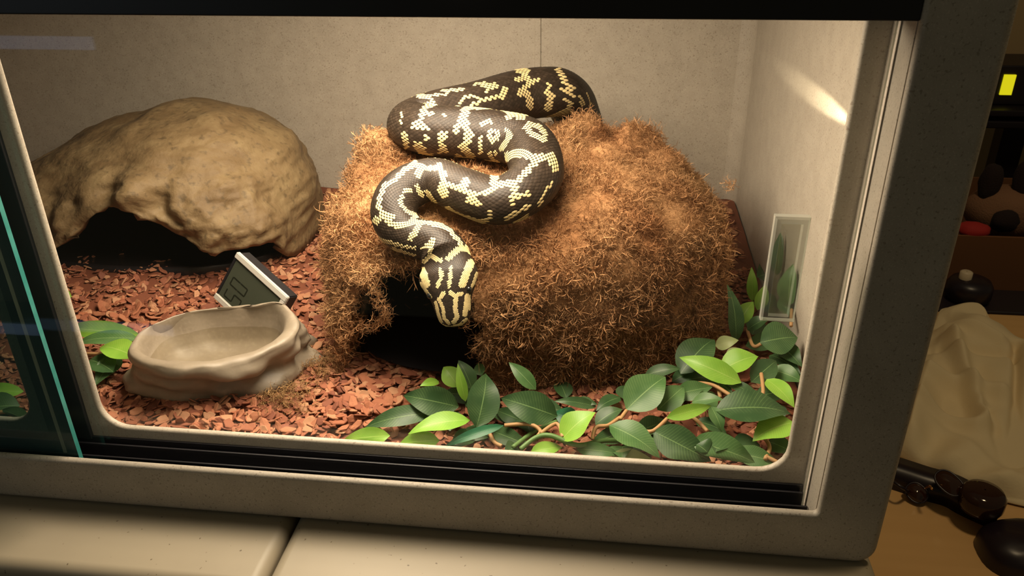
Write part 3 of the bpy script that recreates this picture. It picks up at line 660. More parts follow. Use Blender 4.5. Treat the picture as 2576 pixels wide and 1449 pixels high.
    for q in ([60, (1120, 50), (1180, 15), (1250, 15), (1340, 45), (1480, 40)], [56, (1480, 50), (1500, 130)], [46, (1030, 262), (1120, 240), (1200, 240), (1300, 130), (1350, 80)], [56, (1030, 260), (1040, 190)], [50, (1190, 250), (1170, 390)], [42, (1190, 330), (1290, 330)],
              [40, (1190, 300), (1220, 350)], [20, (1060, 150), (1120, 110)], [32, (820, 318), (900, 325), (980, 310), (1040, 265)], [52, (840, 375), (900, 395)], [60, (850, 330), (870, 385)], [30, (660, 245), (760, 280), (820, 310)], [52, (790, 285), (820, 220)],
              [40, (430, 90), (520, 130), (620, 115)], [50, (620, 110), (645, 180), (650, 250), (660, 330)], [46, (620, 290), (650, 340)], [46, (440, 100), (480, 140), (455, 180)],
              [42, (430, 90), (340, 150), (280, 220), (200, 260), (180, 310), (160, 370), (160, 430), (185, 480), (240, 540), (300, 570), (370, 550), (440, 535)], [46, (200, 490), (130, 535)], [40, (230, 490), (260, 490)],
              [30, (680, 440), (760, 490), (850, 520), (920, 545), (980, 530), (1010, 470)], [20, (600, 440), (700, 510)], [20, (930, 580), (1040, 590)], [34, (1140, 510), (1200, 480), (1300, 420)], [22, (1190, 550), (1290, 500)], [32, (1380, 400), (1430, 300), (1480, 250)],
              [40, (360, 300), (400, 300)], [30, (340, 340), (320, 390), (370, 450), (450, 490)], [30, (450, 270), (490, 340)], [26, (520, 310), (580, 390)], [26, (160, 670), (230, 695), (350, 730), (440, 740)], [20, (270, 745), (430, 795)]):
        S2(a, b, q[0], *q[1:])
    a, b = 23.6, 40     # neck and head
    for q in ([34, (370, 550), (440, 535), (550, 545), (640, 560), (710, 610), (770, 680), (785, 710)], [30, (440, 530), (420, 510)], [46, (470, 560), (440, 610), (400, 660)], [34, (500, 840), (540, 795), (630, 830)], [30, (540, 790), (560, 700), (575, 665)], [24, (560, 690), (490, 740)],
              [42, (690, 815), (760, 745), (830, 740), (870, 770)], [56, (490, 910), (520, 1010)], [26, (625, 900), (635, 960), (605, 1025)], [28, (705, 885), (705, 960), (690, 1025)], [56, (860, 850), (830, 920), (795, 1010)], [20, (905, 930), (880, 1010), (850, 1060)],
              [22, (480, 1010), (550, 1110)], [24, (655, 1075), (615, 1130), (645, 1190), (655, 1270)], [22, (655, 1270), (690, 1310)], [28, (700, 1075), (740, 1100), (790, 1085)], [32, (745, 1100), (740, 1200), (755, 1260), (730, 1300)], [38, (835, 1105), (825, 1180), (815, 1240)], [22, (590, 1150), (610, 1240), (640, 1320)],
              [22, (640, 1330), (700, 1345), (780, 1320), (825, 1280)], [16, (850, 1100), (850, 1200)]):
        S2(a, b, q[0], *q[1:])
    def pale(uv, idx):
        r = np.zeros(len(uv), bool)
        for lo, hi, rad, pl in K:
            bb = (idx >= lo) & (idx <= hi) & (uv[:, 0] > pl[:, 0].min()-30) & (uv[:, 0] < pl[:, 0].max()+30) & (uv[:, 1] > pl[:, 1].min()-30) & (uv[:, 1] < pl[:, 1].max()+30)
            ii = np.where(bb)[0]
            if not len(ii): continue
            q = uv[ii]; best = np.full(len(ii), 1e9)
            for A_, B_ in zip(pl[:-1], pl[1:]):
                ab = B_-A_; t = np.clip(((q-A_)@ab)/max(ab@ab, 1e-6), 0, 1); best = np.minimum(best, np.linalg.norm(q-A_-t[:, None]*ab, axis=1))
            r[ii] |= best < rad+(.8 if lo < 23 else .5)
        return r
    # scales: staggered rings of small raised plates
    def scales(s0, s1, n, ln, fill, hgt, bulk):
        ss = []; tt = []; ll = []; s = s0; ring = 0
        while s < s1:
            i = np.interp(s, Sarc, np.arange(NS)); w_ = np.interp(i, np.arange(NS), Wd); h_ = np.interp(i, np.arange(NS), Hh)
            circ = np.pi*(w_+h_); d = circ/n*ln*.5
            tt.append((np.arange(n)+.5*(ring % 2))*2*np.pi/n); ss.append(np.full(n, s)); ll.append(np.full(n, d)); s += d; ring += 1
        ss, tt, ll = map(np.concatenate, (ss, tt, ll))
        dth = 2*np.pi/n
        tpl = np.array([(.98, 0), (.62, .60), (0, .86), (-.62, .60), (-.92, 0), (-.62, -.60), (0, -.86), (.62, -.60), (.1, 0)]); tpl[:8] *= fill
        lift = np.array([.00035]*2+[.00025]+[.0000]*3+[.00025, .00035, 1.])*1.0
        lift = np.array([.6, .55, .35, .2, .1, .2, .35, .55, 1.])*hgt
        Sg = ss[:, None]+tpl[None, :, 0]*ll[:, None]; Tg = tt[:, None]+tpl[None, :, 1]*dth*.5
        P, Nn, ix = surf(np.clip(Sg, 0, Sarc[-1]), Tg, np.broadcast_to(lift, Sg.shape))
        P0 = surf(np.clip(Sg, 0, Sarc[-1]), Tg, np.zeros(Sg.shape))[0]
        c0, n0, i0 = P[:, 8], Nn[:, 8], ix[:, 8]; uv = projv(c0); vd = nrm_rows(CPOS-c0); vis = (n0*vd).sum(1) > -.12
        pl = pale(uv, i0) & vis
        hid = (~vis) | (i0 < 4.2)
        pp = vnoise(np.stack([ss*1.0, np.cos(tt)*.03, np.sin(tt)*.03], 1), 48) > .28
        pl = np.where(hid, pp, pl)
        P = P0+(P-P0)*np.where(pl, 1., .42)[:, None, None]
        belly = np.sin(tt) < -.72
        m = len(ss); col = DARK*RNG.uniform(.7, 1.35, (m, 1))
        yel = np.array([.82, .65, .32])*RNG.uniform(.82, 1.08, (m, 1)); flank = np.clip((-np.sin(tt)+.1)/.7, 0, 1)[:, None]
        yel = yel*(1-flank)+np.array([.50, .45, .22])*RNG.uniform(.8, 1.1, (m, 1))*flank
        col = np.where(pl[:, None], yel, col); col = np.where((belly & hid)[:, None], np.array([.45, .40, .22]), col)
        cv = np.repeat(col[:, None], 9, 1); cv[:, :8] *= .86
        base = (np.arange(m)*9)[:, None]; k = np.arange(8); k2 = (k+1) % 8
        F = np.stack([np.tile(k, (m, 1))+base, np.tile(k2, (m, 1))+base, np.tile(np.full(8, 8), (m, 1))+base], -1).reshape(-1, 3)
        # pale skin between the scales of the head
        return P.reshape(-1, 3), F, cv.reshape(-1, 3)
    sN = np.interp(N_BODY-.6, seg_t, Sarc)
    p1, f1, c1 = scales(.02, sN, 40, 1.18, .84, .0008, True)
    p2, f2, c2 = scales(sN, Sarc[-1]-.0004, 76, 1.1, .92, .0004, True)
    nV = len(V)
    root = empty('carpet_python', (.28, .24, .13)); tag(root, 'black and yellow patterned python coiled on the moss hide, head hanging over the opening', 'snake')
    allV = np.vstack([V, p1, p2]); F2 = [F[0], np.vstack([F[1], F[2], f1+nV, f2+nV+len(p1)])]
    mesh_np('body', allV, F2, M_SNAKE, root, True, np.vstack([np.tile(SKIN, (nV, 1)), c1, c2]))
    # eyes and nostrils
    M_EYE = mat('snake_eye', (.012, .012, .010), .08)
    for sd in (1, -1):
        s0 = np.interp(N_BODY+2.55, seg_t, Sarc); th0 = np.pi/2-sd*1.02
        c0, n0, _ = surf(np.array([s0]), np.array([th0]), np.array([-.0008])); c0 = c0[0]
        me = bpy.data.meshes.new('eye'); bm = bmesh.new(); bmesh.ops.create_uvsphere(bm, u_segments=16, v_segments=10, radius=.0027)
        bmesh.ops.translate(bm, verts=bm.verts, vec=Vector(c0)); bm.to_mesh(me); bm.free()
        for p in me.polygons: p.use_smooth = True
        link('eye', me, M_EYE, root)
        s0 = np.interp(N_BODY+5.1, seg_t, Sarc); c0, n0, _ = surf(np.array([s0]), np.array([np.pi/2-sd*.75]), np.array([0.0002])); c0 = c0[0]
        me = bpy.data.meshes.new('nostril'); bm = bmesh.new(); bmesh.ops.create_uvsphere(bm, u_segments=10, v_segments=6, radius=.0008)
        bmesh.ops.translate(bm, verts=bm.verts, vec=Vector(c0)); bm.to_mesh(me); bm.free(); link('nostril', me, M_EYE, root)
def nrm_last(v): return v/np.maximum(np.linalg.norm(v, axis=-1, keepdims=True), 1e-9)
snake()

# ================================================================= silk ficus garlands
def leaf_mat(name, c0, c1, vein):
    m = bpy.data.materials.new(name); m.use_nodes = True; nt = m.node_tree; N = nt.nodes; L = nt.links; p = N['Principled BSDF']
    p.inputs['Roughness'].default_value = .42; p.inputs['Specular IOR Level'].default_value = .4
    uv = N.new('ShaderNodeUVMap'); uv.uv_map = 'UVMap'; sp = N.new('ShaderNodeSeparateXYZ'); L.new(uv.outputs[0], sp.inputs[0])
    def mth(op, a, b=None, c_=None):
        n = N.new('ShaderNodeMath'); n.operation = op
        for k, v in enumerate((a, b, c_)):
            if v is None: continue
            if isinstance(v, (int, float)): n.inputs[k].default_value = v
            else: L.new(v, n.inputs[k])
        return n.outputs[0]
    au = mth('ABSOLUTE', mth('SUBTRACT', sp.outputs[0], .5))
    mid = mth('LESS_THAN', au, .014)
    sv = mth('GREATER_THAN', mth('SINE', mth('MULTIPLY', mth('SUBTRACT', sp.outputs[1], mth('MULTIPLY', au, .30)), 130.)), .80)
    tc = N.new('ShaderNodeTexCoord'); nz = N.new('ShaderNodeTexNoise'); nz.inputs['Scale'].default_value = 55; nz.inputs['Detail'].default_value = 3; L.new(tc.outputs['Object'], nz.inputs['Vector'])
    mr = N.new('ShaderNodeMapRange'); mr.inputs[1].default_value = .35; mr.inputs[2].default_value = .68; L.new(nz.outputs[0], mr.inputs[0])
    mx = N.new('ShaderNodeMix'); mx.data_type = 'RGBA'; L.new(mr.outputs[0], mx.inputs[0]); mx.inputs[6].default_value = (*c0, 1); mx.inputs[7].default_value = (*c1, 1)
    k = mth('MAXIMUM', mth('MULTIPLY', mid, .8), mth('MULTIPLY', mth('MULTIPLY', sv, .38), mr.outputs[0]))
    m2 = N.new('ShaderNodeMix'); m2.data_type = 'RGBA'; L.new(k, m2.inputs[0]); L.new(mx.outputs[2], m2.inputs[6]); m2.inputs[7].default_value = (*vein, 1)
    L.new(m2.outputs[2], p.inputs['Base Color'])
    # fabric leaves let some light through
    tr = N.new('ShaderNodeBsdfTranslucent'); L.new(m2.outputs[2], tr.inputs[0]); ms = N.new('ShaderNodeMixShader'); ms.inputs[0].default_value = .22
    L.new(p.outputs[0], ms.inputs[1]); L.new(tr.outputs[0], ms.inputs[2]); L.new(ms.outputs[0], N['Material Output'].inputs['Surface'])
    return m
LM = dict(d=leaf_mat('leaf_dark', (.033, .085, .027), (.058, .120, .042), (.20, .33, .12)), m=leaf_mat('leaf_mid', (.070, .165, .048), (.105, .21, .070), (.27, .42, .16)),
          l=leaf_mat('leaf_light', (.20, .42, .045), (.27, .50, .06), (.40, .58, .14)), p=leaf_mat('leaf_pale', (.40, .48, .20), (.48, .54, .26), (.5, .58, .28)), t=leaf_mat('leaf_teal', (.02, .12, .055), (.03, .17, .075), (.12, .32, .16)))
M_STEM = mat('tan_stem', (.42, .24, .10), .6); M_VINE = mat('green_vine', (.10, .20, .05), .5)
def leaf(parent, bx, by, tx, ty, wpx, kind, zb=None, zt=None, up=False, roll=None, sag=None, Y=None):
    if zb is None: zb = -.012 if by > 1085 else (-.006 if by > 1000 else .002)
    if Y is not None: A = aty(bx, by, Y[0]); B = aty(tx, ty, Y[1])
    else:
        A = atz(bx, by, zb)
        if up: B = aty(tx, ty, A[1]+.012)
        else: B = atz(tx, ty, zt if zt is not None else (zb+.004 if ty > by else zb+.010))
    for Q in (A, B): Q[1] = max(Q[1], .0165); Q[0] = min(Q[0], IX1-.006); Q[2] = max(Q[2], -.019)
    L_ = B-A; ln = np.linalg.norm(L_); ex = L_/ln; mid = (A+B)/2
    tov = nrm(nrm(CPOS-mid)*.75+np.array([0, 0, .45])); wdir = nrm(np.cross(tov, ex)); nz = np.cross(ex, wdir)
    a = math.radians(RNG.uniform(-22, 22) if roll is None else roll); wdir, nz = wdir*math.cos(a)+nz*math.sin(a), nz*math.cos(a)-wdir*math.sin(a)
    hw = wpx/2*mpp(mid)*1.18; nl, nw = 11, 7
    t = np.linspace(0, 1, nl)[:, None]; v = np.linspace(-1, 1, nw)[None]
    prof = np.sin(np.pi*np.clip(t, 0, 1)**.82)**.80*(1-.25*t**3); prof[-1] = 0; prof[0] = .03
    bend = (.16 if sag is None else sag)*ln; ph = RNG.uniform(0, 6)
    off = bend*4*t*(1-t)*.5-.10*ln*np.clip(t-.6, 0, 1)**2*4+hw*.20*np.abs(v)**1.5*prof+hw*.05*np.sin(t*9+ph)*v
    P = A+ex*(t*ln)[..., None]+wdir*(v*prof*hw)[..., None]+nz*off[..., None]
    P[..., 1] = np.maximum(P[..., 1], .0150); P[..., 0] = np.minimum(P[..., 0], IX1-.003); P[..., 2] = np.maximum(P[..., 2], FZ-.001)
    o = mesh_np('leaf', P, grid_faces(nw, nl), LM[kind], parent)
    uvl = o.data.uv_layers.new(name='UVMap'); li = np.empty(len(o.data.loops), np.int32); o.data.loops.foreach_get('vertex_index', li)
    UV = np.stack([np.broadcast_to(v*.5+.5, (nl, nw)).ravel(), np.broadcast_to(t, (nl, nw)).ravel()], 1)[li]
    uvl.data.foreach_set('uv', UV.astype(np.float32).ravel())
    return A
def stem(parent, pts, r, m, n=None):
    P = [np.minimum(np.maximum(atz(x, y, z), [-9, .0165, -.019]), [IX1-.004, 9, 9]) for x, y, z in pts]; tube('stem', catmull(P, n or len(P)*6), r, m, parent, 7)
g1 = empty('ficus_garland', tuple(atz(1600, 1080, FZ))); tag(g1, 'silk ficus garland of dark and lime green leaves heaped beside the moss hide', 'artificial plant')
R1 = [(1154, 1023, 1013, 994, 66, 'd'), (1154, 973, 1115, 921, 45, 'l', 0.), (1171, 1010, 1151, 915, 24, 'l', 0., None, True), (1188, 978, 1154, 905, 40, 'd', 0., None, True), (1104, 960, 1057, 970, 22, 'l'),
      (1199, 1075, 1225, 936, 76, 'd', -.004, .022), (1183, 1057, 1026, 1086, 50, 'l', 0., .0), (1092, 1038, 915, 1072, 48, 'd', -.010, -.014), (981, 1096, 858, 1110, 42, 'l', -.008, -.012), (1105, 1108, 1000, 1118, 46, 'l', -.008, -.012),
      (1267, 1070, 1112, 1124, 24, 't', -.002, -.012), (1402, 1047, 1259, 1000, 72, 'd', 0., .012), (1348, 980, 1280, 910, 34, 'm', .002, None, True), (1500, 1023, 1395, 1007, 26, 'd'), (1412, 1108, 1495, 1034, 70, 'l', -.006, .014), (1335, 1138, 1415, 1124, 34, 'l', -.012, -.012),
      (1317, 1060, 1246, 1031, 36, 'd', -.012, -.01), (1212, 945, 1203, 912, 26, 'm', .0, None, True), (1576, 1031, 1675, 944, 86, 'm', .004, .022), (1498, 1068, 1565, 1027, 44, 'd'), (1532, 1070, 1662, 1154, 70, 'm', .004, -.006), (1643, 1085, 1790, 1164, 76, 'd', .002, -.008),
      (1740, 1109, 1905, 1174, 70, 'm', .002, -.006), (1677, 1051, 1792, 1020, 32, 'l', .008, .014), (1788, 1022, 1818, 1088, 34, 'm', .012, .0), (1798, 1033, 1991, 1034, 86, 'd', .010, .012), (1997, 1062, 1893, 1105, 76, 'l', .006, -.002), (1928, 955, 1999, 1022, 46, 'l', .014, .010),
      (1865, 963, 1708, 896, 50, 'l', .012, .022), (1815, 932, 1908, 893, 64, 'l', .010, .022), (1712, 940, 1797, 848, 80, 'd', .004, .022), (1851, 862, 1834, 717, 38, 'd', .004, None, True), (1858, 815, 1895, 757, 40, 'l', .004, None, True), (1893, 758, 1891, 672, 24, 'l', 0., None, True),
      (1905, 780, 1927, 715, 30, 'l', .004, None, True), (1912, 862, 2035, 848, 76, 'd', .022, .026), (2018, 770, 2066, 668, 50, 'm', .03, None, True), (2030, 695, 2045, 588, 36, 'd', .03, None, True), (1800, 870, 1857, 855, 32, 'p', .006), (1828, 900, 1868, 878, 28, 'p', .006),
      (1890, 962, 1955, 905, 54, 'd', .006, .016), (1700, 992, 1792, 973, 44, 'm'), (1622, 945, 1712, 925, 32, 'd'), (1825, 963, 1917, 1003, 28, 'd', .008, .004), (1655, 1032, 1722, 970, 56, 'm', 0., .012), (1740, 1012, 1819, 1003, 32, 'm', .004), (1450, 1130, 1562, 1142, 34, 'm', -.012, -.012), (1450, 1008, 1502, 1016, 22, 'd'),
      (2003, 765, 2035, 792, 28, 't', .02), (1340, 1020, 1420, 1035, 40, 'd', -.014, -.014), (1600, 1090, 1690, 1060, 50, 'd', -.014, -.012), (1900, 1000, 1985, 985, 46, 'd', .0, .004), (1930, 1110, 1998, 1140, 44, 'd', -.012, -.012), (1750, 1060, 1830, 1090, 40, 'd', -.012, -.012), (1960, 870, 2030, 920, 46, 'd', .012, .012), (1560, 1000, 1500, 1030, 36, 'd', -.012, -.012),
      (1240, 1085, 1330, 1120, 40, 'd', -.014, -.014), (1160, 1090, 1230, 1100, 34, 'd', -.014, -.014), (1690, 960, 1760, 925, 34, 'd', -.004, .004), (1880, 830, 1935, 800, 36, 'd', .006, .02), (1940, 930, 2020, 960, 44, 'm', .004, .006), (1540, 1145, 1640, 1155, 36, 'p', -.014, -.014), (1975, 790, 2040, 740, 36, 'm', .02, .035), (1850, 1140, 1960, 1165, 46, 'm', -.013, -.013)]
FILL = [(1110, 1000), (1230, 975), (1290, 985), (1420, 1000), (1540, 1010), (1640, 945), (1720, 900), (1830, 850), (1900, 760), (2040, 640), (2050, 720), (1990, 960), (1990, 1140), (1900, 1165), (1500, 1150), (1280, 1130), (1000, 1110), (960, 1075), (1090, 1050)]
k = 0
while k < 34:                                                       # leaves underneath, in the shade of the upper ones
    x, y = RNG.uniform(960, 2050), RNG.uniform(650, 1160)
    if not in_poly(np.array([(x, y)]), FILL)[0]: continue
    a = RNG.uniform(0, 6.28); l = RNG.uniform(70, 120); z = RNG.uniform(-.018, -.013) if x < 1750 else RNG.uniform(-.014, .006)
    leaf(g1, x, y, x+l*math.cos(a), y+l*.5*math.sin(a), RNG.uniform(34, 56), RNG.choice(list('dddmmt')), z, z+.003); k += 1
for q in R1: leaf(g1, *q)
stem(g1, [(1309, 1130, -.012), (1348, 1101, -.006), (1387, 1096, -.003), (1453, 1120, -.008), (1520, 1108, -.010), (1600, 1110, -.012)], .0020, M_VINE)
stem(g1, [(1290, 1125, -.012), (1345, 1085, -.012), (1400, 1060, -.012)], .0018, M_VINE)
for pts in ([(1269, 1070, -.004), (1330, 1067, -.002), (1359, 1083, -.004), (1350, 1100, -.006)], [(1360, 1090, -.003), (1400, 1066, -.002), (1416, 1100, -.004)], [(1490, 1105, -.004), (1500, 1075, .002), (1530, 1070, .002), (1560, 1050, .002)], [(1560, 1055, .003), (1576, 1033, .004)],
            [(1600, 1078, .0), (1640, 1085, .002), (1680, 1052, .006)], [(1680, 1050, .004), (1740, 1050, .004), (1780, 1085, .0)], [(1700, 982, .006), (1740, 965, .010), (1790, 968, .010), (1830, 990, .008), (1850, 1005, .006)], [(1805, 970, .008), (1812, 1000, .002)], [(1915, 940, .014), (1920, 985, .012), (1912, 1000, .010)],
            [(1880, 830, .004), (1895, 870, .004), (1920, 860, .010), (1945, 830, .014)], [(1990, 820, .024), (2020, 780, .028)], [(1925, 1155, -.01), (1935, 1120, -.01), (1900, 1080, -.008)], [(1960, 1165, -.012), (1930, 1150, -.010)], [(1225, 1075, -.010), (1242, 1110, -.012), (1262, 1122, -.013)]):
    stem(g1, pts, .0016, M_STEM)
g2 = empty('ficus_sprig', tuple(atz(250, 890, FZ))); tag(g2, 'small silk ficus sprig lying between the water bowl and the door divider', 'artificial plant')
for q in [(352, 842, 160, 824, 44, 'l', .0, .0), (350, 852, 185, 862, 36, 'm', -.002, -.004), (335, 858, 200, 850, 26, 'l', -.004, -.006), (345, 900, 248, 870, 56, 'l', 0., .002), (285, 935, 215, 905, 62, 'd', -.008, -.010), (300, 900, 240, 965, 46, 'd', -.010, -.014), (180, 745, 150, 735, 18, 'l', -.008)]: leaf(g2, *q)
stem(g2, [(300, 885, -.012), (260, 890, -.006), (215, 890, -.01)], .0016, M_STEM)
g3 = empty('ficus_sprig', tuple(atz(10, 1010, FZ))); tag(g3, 'silk ficus sprig behind the tinted glass door past the divider', 'artificial plant')
for q in [(60, 985, -70, 990, 36, 'l', -.004), (50, 1020, -60, 1030, 60, 'd', -.01), (-10, 960, -120, 930, 60, 'd', -.004), (70, 1060, -20, 1050, 36, 'd', -.013)]: leaf(g3, *q)
stem(g3, [(60, 1040, -.012), (20, 1035, -.008), (-60, 1050, -.012)], .0018, M_STEM)

# ================================================================= chips as objects
for (P, s, where) in CHIP_SPOTS[:300]:
    me, cname = chip_me[RNG.integers(0, len(chip_me))]; o = bpy.data.objects.new('husk_chip', me); COL.objects.link(o)
    P = P.copy(); P[2] = floor_z(P)+.0042
    o.location = tuple(P); o.rotation_euler = (RNG.normal(0, .35), RNG.normal(0, .35), RNG.uniform(0, 6.28)); o.scale = (s, s, s)
    tag(o, cname+' husk chip lying '+where, 'wood chip', 'loose '+cname+' husk chips '+where)

# ================================================================= right-hand background: low tan table and what lies on it
TZ = -.35
tb = empty('low_table', (1.2, .55, -.90)); tag(tb, 'low glossy tan table beside the enclosure with dark far edge', 'table')
box('tabletop', .62, 1.9, -.2, .926, TZ-.035, TZ, M_FLOORTAN, tb, .004)
box('edge_trim', .62, 1.9, .926, 1.02, TZ-.04, TZ+.004, mat('dark_trim', (.015, .010, .016), .5), tb, .003)
for x in (.66, 1.84):
    for y in (-.16, .88): box('leg', x, x+.05, y, y+.05, -.90, TZ-.035, M_FLOORTAN, tb, .004)
# cream garment
def garment():
    Lp = [(2248, 1150), (2262, 1060), (2290, 960), (2320, 880), (2350, 815), (2368, 786), (2440, 782), (2478, 800)]
    Rp = [(2500, 1262), (2660, 1290), (2800, 1250), (2850, 1150), (2850, 1050), (2780, 980), (2640, 930), (2530, 880)]
    n, m = 90, 110
    L3 = catmull([atz(x, y, TZ) for x, y in Lp], n); R3 = catmull([atz(x, y, TZ) for x, y in Rp], n)
    u = np.linspace(0, 1, m)[None, :, None]; P = L3[:, None]*(1-u)+R3[:, None]*u
    v = np.linspace(0, 1, n)[:, None]; uu = u[..., 0]
    edge = np.clip(np.minimum(np.minimum(v, 1-v)/.07, np.minimum(uu, 1-uu)/.07), 0, 1)**.6
    z = .022+.012*np.sin(9*v+5*uu+1.2*np.sin(6*uu))+.007*np.sin(17*uu-6*v+2*np.sin(4*v))+.008*fbm(P*np.array([1, .6, 0]), 11, 3); z = z*(1-.45*np.clip((v-.6)/.3, 0, 1))
    for (x0, y0, x1, y1, A_, wd) in [(2380, 880, 2470, 1090, .026, .012), (2545, 905, 2550, 1180, -.018, .007), (2290, 960, 2500, 1020, .022, .016), (2300, 1050, 2440, 1100, .020, .013), (2360, 850, 2500, 900, .018, .012), (2330, 900, 2540, 930, -.016, .008), (2470, 1060, 2540, 1180, -.016, .008), (2350, 1100, 2520, 1230, .012, .02)]:
        a, b = atz(x0, y0, TZ)[:2], atz(x1, y1, TZ)[:2]; ab = b-a; q = P[..., :2]-a; t = np.clip((q@ab)/(ab@ab), 0, 1); d = np.linalg.norm(q-t[..., None]*ab, axis=-1); z = z+A_*np.exp(-(d/wd)**2)
    P[..., 2] = TZ+.003+np.clip(z, .006, .2)*edge
    P[..., 2] = np.maximum(P[..., 2], TZ+.0025+.006*np.clip((P[..., 1]-.905)/.015, 0, 1))
    o = mesh_np('cream_garment', P, grid_faces(m, n), mat('cream_fleece', (.78, .65, .42), .9, bump=(260, .3, .001)))
    o.modifiers.new('s', 'SOLIDIFY').thickness = .002; o.modifiers.new('ss', 'SUBSURF').levels = 1
    tag(o, 'rumpled cream fleece garment lying in folds on the low tan table', 'clothing')
garment()
M_DK = mat('dark_purple_black', (.014, .008, .014), .35); M_LENS = mat('brown_lens', (.035, .012, .006), .06, spec=.8); M_GOLD = mat('gold_metal', (.75, .42, .18), .25, metal=1.)
# belt / strap winding along the garment edge
bp = [aty(x, y, 0) for x, y in ()]
def strap(name, pts, h, m, label, cat):
    P = catmull([atz(x, y, TZ+.012) for x, y in pts], 40); T = np.gradient(P, axis=0); S_ = nrm_rows(np.cross(T, np.array([0, 0, 1.])))
    V = []; wd = h
    for p, s in zip(P, S_): V += [p-s*wd+[0, 0, -.0122], p-s*wd*.8+[0, 0, .014], p+s*wd*.8+[0, 0, .016], p+s*wd+[0, 0, -.0122]]
    o = mesh_np(name, V, [grid_faces(4, 40, True), np.array([(3, 2, 1, 0), (156, 157, 158, 159)])], m, None, True); tag(o, label, cat); return o
strap('bag_strap', [(2215, 1178), (2270, 1195), (2330, 1215), (2390, 1232), (2440, 1258), (2490, 1280), (2515, 1290)], .022, M_DK, 'black strap lying along the lower edge of the cream garment', 'strap')
def pouch():
    n1, n2 = 40, 16; c0 = atz(2606, 1366, TZ); th = np.linspace(0, 2*np.pi, n1, endpoint=False); t = np.linspace(0, 1, n2)
    th, t = np.meshgrid(th, t); a = t*np.pi/2; cr = np.cos(a)**.5; cz = np.sin(a)**.6
    c0 = np.array([.930, .303, TZ])
    P = np.stack([c0[0]+.085*np.sign(np.cos(th))*abs(np.cos(th))**.7*cr, c0[1]+.046*np.sign(np.sin(th))*abs(np.sin(th))**.7*cr, TZ+.035*cz+.003*fbm(np.stack([np.cos(th), np.sin(th), t], -1), 2, 2)*cz], -1)
    tag(mesh_np('pouch', P, grid_faces(n1, n2, True), M_DK), 'soft black pouch on the tan table below the cream garment', 'bag')
pouch()
# sunglasses
def sunglasses():
    t = empty('sunglasses', tuple(atz(2380, 1250, TZ))); tag(t, 'brown tinted sunglasses resting against the black strap', 'sunglasses')
    def lens(px, py, rx, ry, rot, z, tilt):
        c0 = atz(px, py, z); k = mpp(c0); vd = nrm(CPOS-c0); ex = nrm(np.cross([0, 0, 1.], vd)); ey = np.cross(vd, ex)
        ex = nrm(ex); n = nrm(vd+np.array([0, 0, tilt])); ex = nrm(ex-n*np.dot(ex, n)); ey = np.cross(n, ex); a = np.linspace(0, 2*np.pi, 36, endpoint=False); cr, sr = math.cos(rot), math.sin(rot)
        rows = []
        for q in (1, .75, .4, .001):
            x = np.sign(np.cos(a))*abs(np.cos(a))**.85*rx*k*q; y = np.sign(np.sin(a))*abs(np.sin(a))**.85*ry*k*q
            rows.append(c0+np.outer(x*cr-y*sr, ex)+np.outer(x*sr+y*cr, ey)+n*(.006*(1-q*q)))
        mesh_np('lens', np.array(rows), grid_faces(36, 4, True), M_LENS, t)
        lp = np.vstack([rows[0], rows[0][:2]]); tube('rim', lp, .0014, M_GOLD if False else M_DK, t, 6, False)
        return rows[0]
    lens(2388, 1215, 36, 24, -.5, TZ+.045, .5); lens(2306, 1240, 26, 22, -.5, TZ+.0135, .3)
    A = atz(2345, 1230, TZ+.045); B = atz(2328, 1228, TZ+.030); tube('bridge', catmull([A, (A+B)/2+[0, 0, .004], B], 8), .0016, M_GOLD, t, 6)
    tube('temple', catmull([atz(2420, 1226, TZ+.045), atz(2428, 1236, TZ+.038), atz(2434, 1246, TZ+.0295)], 12), .0022, M_DK, t, 6)
    tube('temple', catmull([atz(2284, 1236, TZ+.016), atz(2268, 1226, TZ+.030), atz(2230, 1200, TZ+.031)], 12), .0022, M_DK, t, 6)
sunglasses()
def small_dark():
    zc = TZ+.0272; c0 = atz(2464, 1276, zc); n1 = 24; prof = [(.001, 0), (.024, 0), (.026, .006), (.026, .020), (.022, .026), (.012, .028), (.001, .028)]
    a = np.linspace(0, 2*np.pi, n1, endpoint=False); V = np.array([[(c0[0]+r*math.cos(t), c0[1]+r*math.sin(t), zc+z) for t in a] for r, z in prof])
    tag(mesh_np('round_case', V, grid_faces(n1, len(prof), True), mat('glossy_dark_brown', (.03, .012, .008), .08)), 'small glossy dark round case lying on the black strap beside the pouch', 'case')
small_dark()
# jar with pale lid at the far table edge
def jar():
    c0 = atz(2432, 760, TZ); c0[1] = .973; c0[2] = TZ+.0038; t = empty('jar', tuple(c0)); tag(t, 'squat dark jar with small white cap at the far table edge', 'jar')
    def lathe(name, prof, m, dx=0.):
        a = np.linspace(0, 2*np.pi, 28, endpoint=False); V = np.array([[(c0[0]+dx+r*math.cos(q), c0[1]+r*math.sin(q), c0[2]+z) for q in a] for r, z in prof])
        return mesh_np(name, V, grid_faces(28, len(prof), True), m, t)
    lathe('body', [(.001, 0), (.034, 0), (.040, .010), (.040, .030), (.034, .040), (.012, .044), (.001, .044)], M_DK)
    lathe('cap', [(.011, .043), (.011, .056), (.008, .058), (.001, .058)], mat('white_cap', (.65, .55, .40), .4), -.012)
jar()
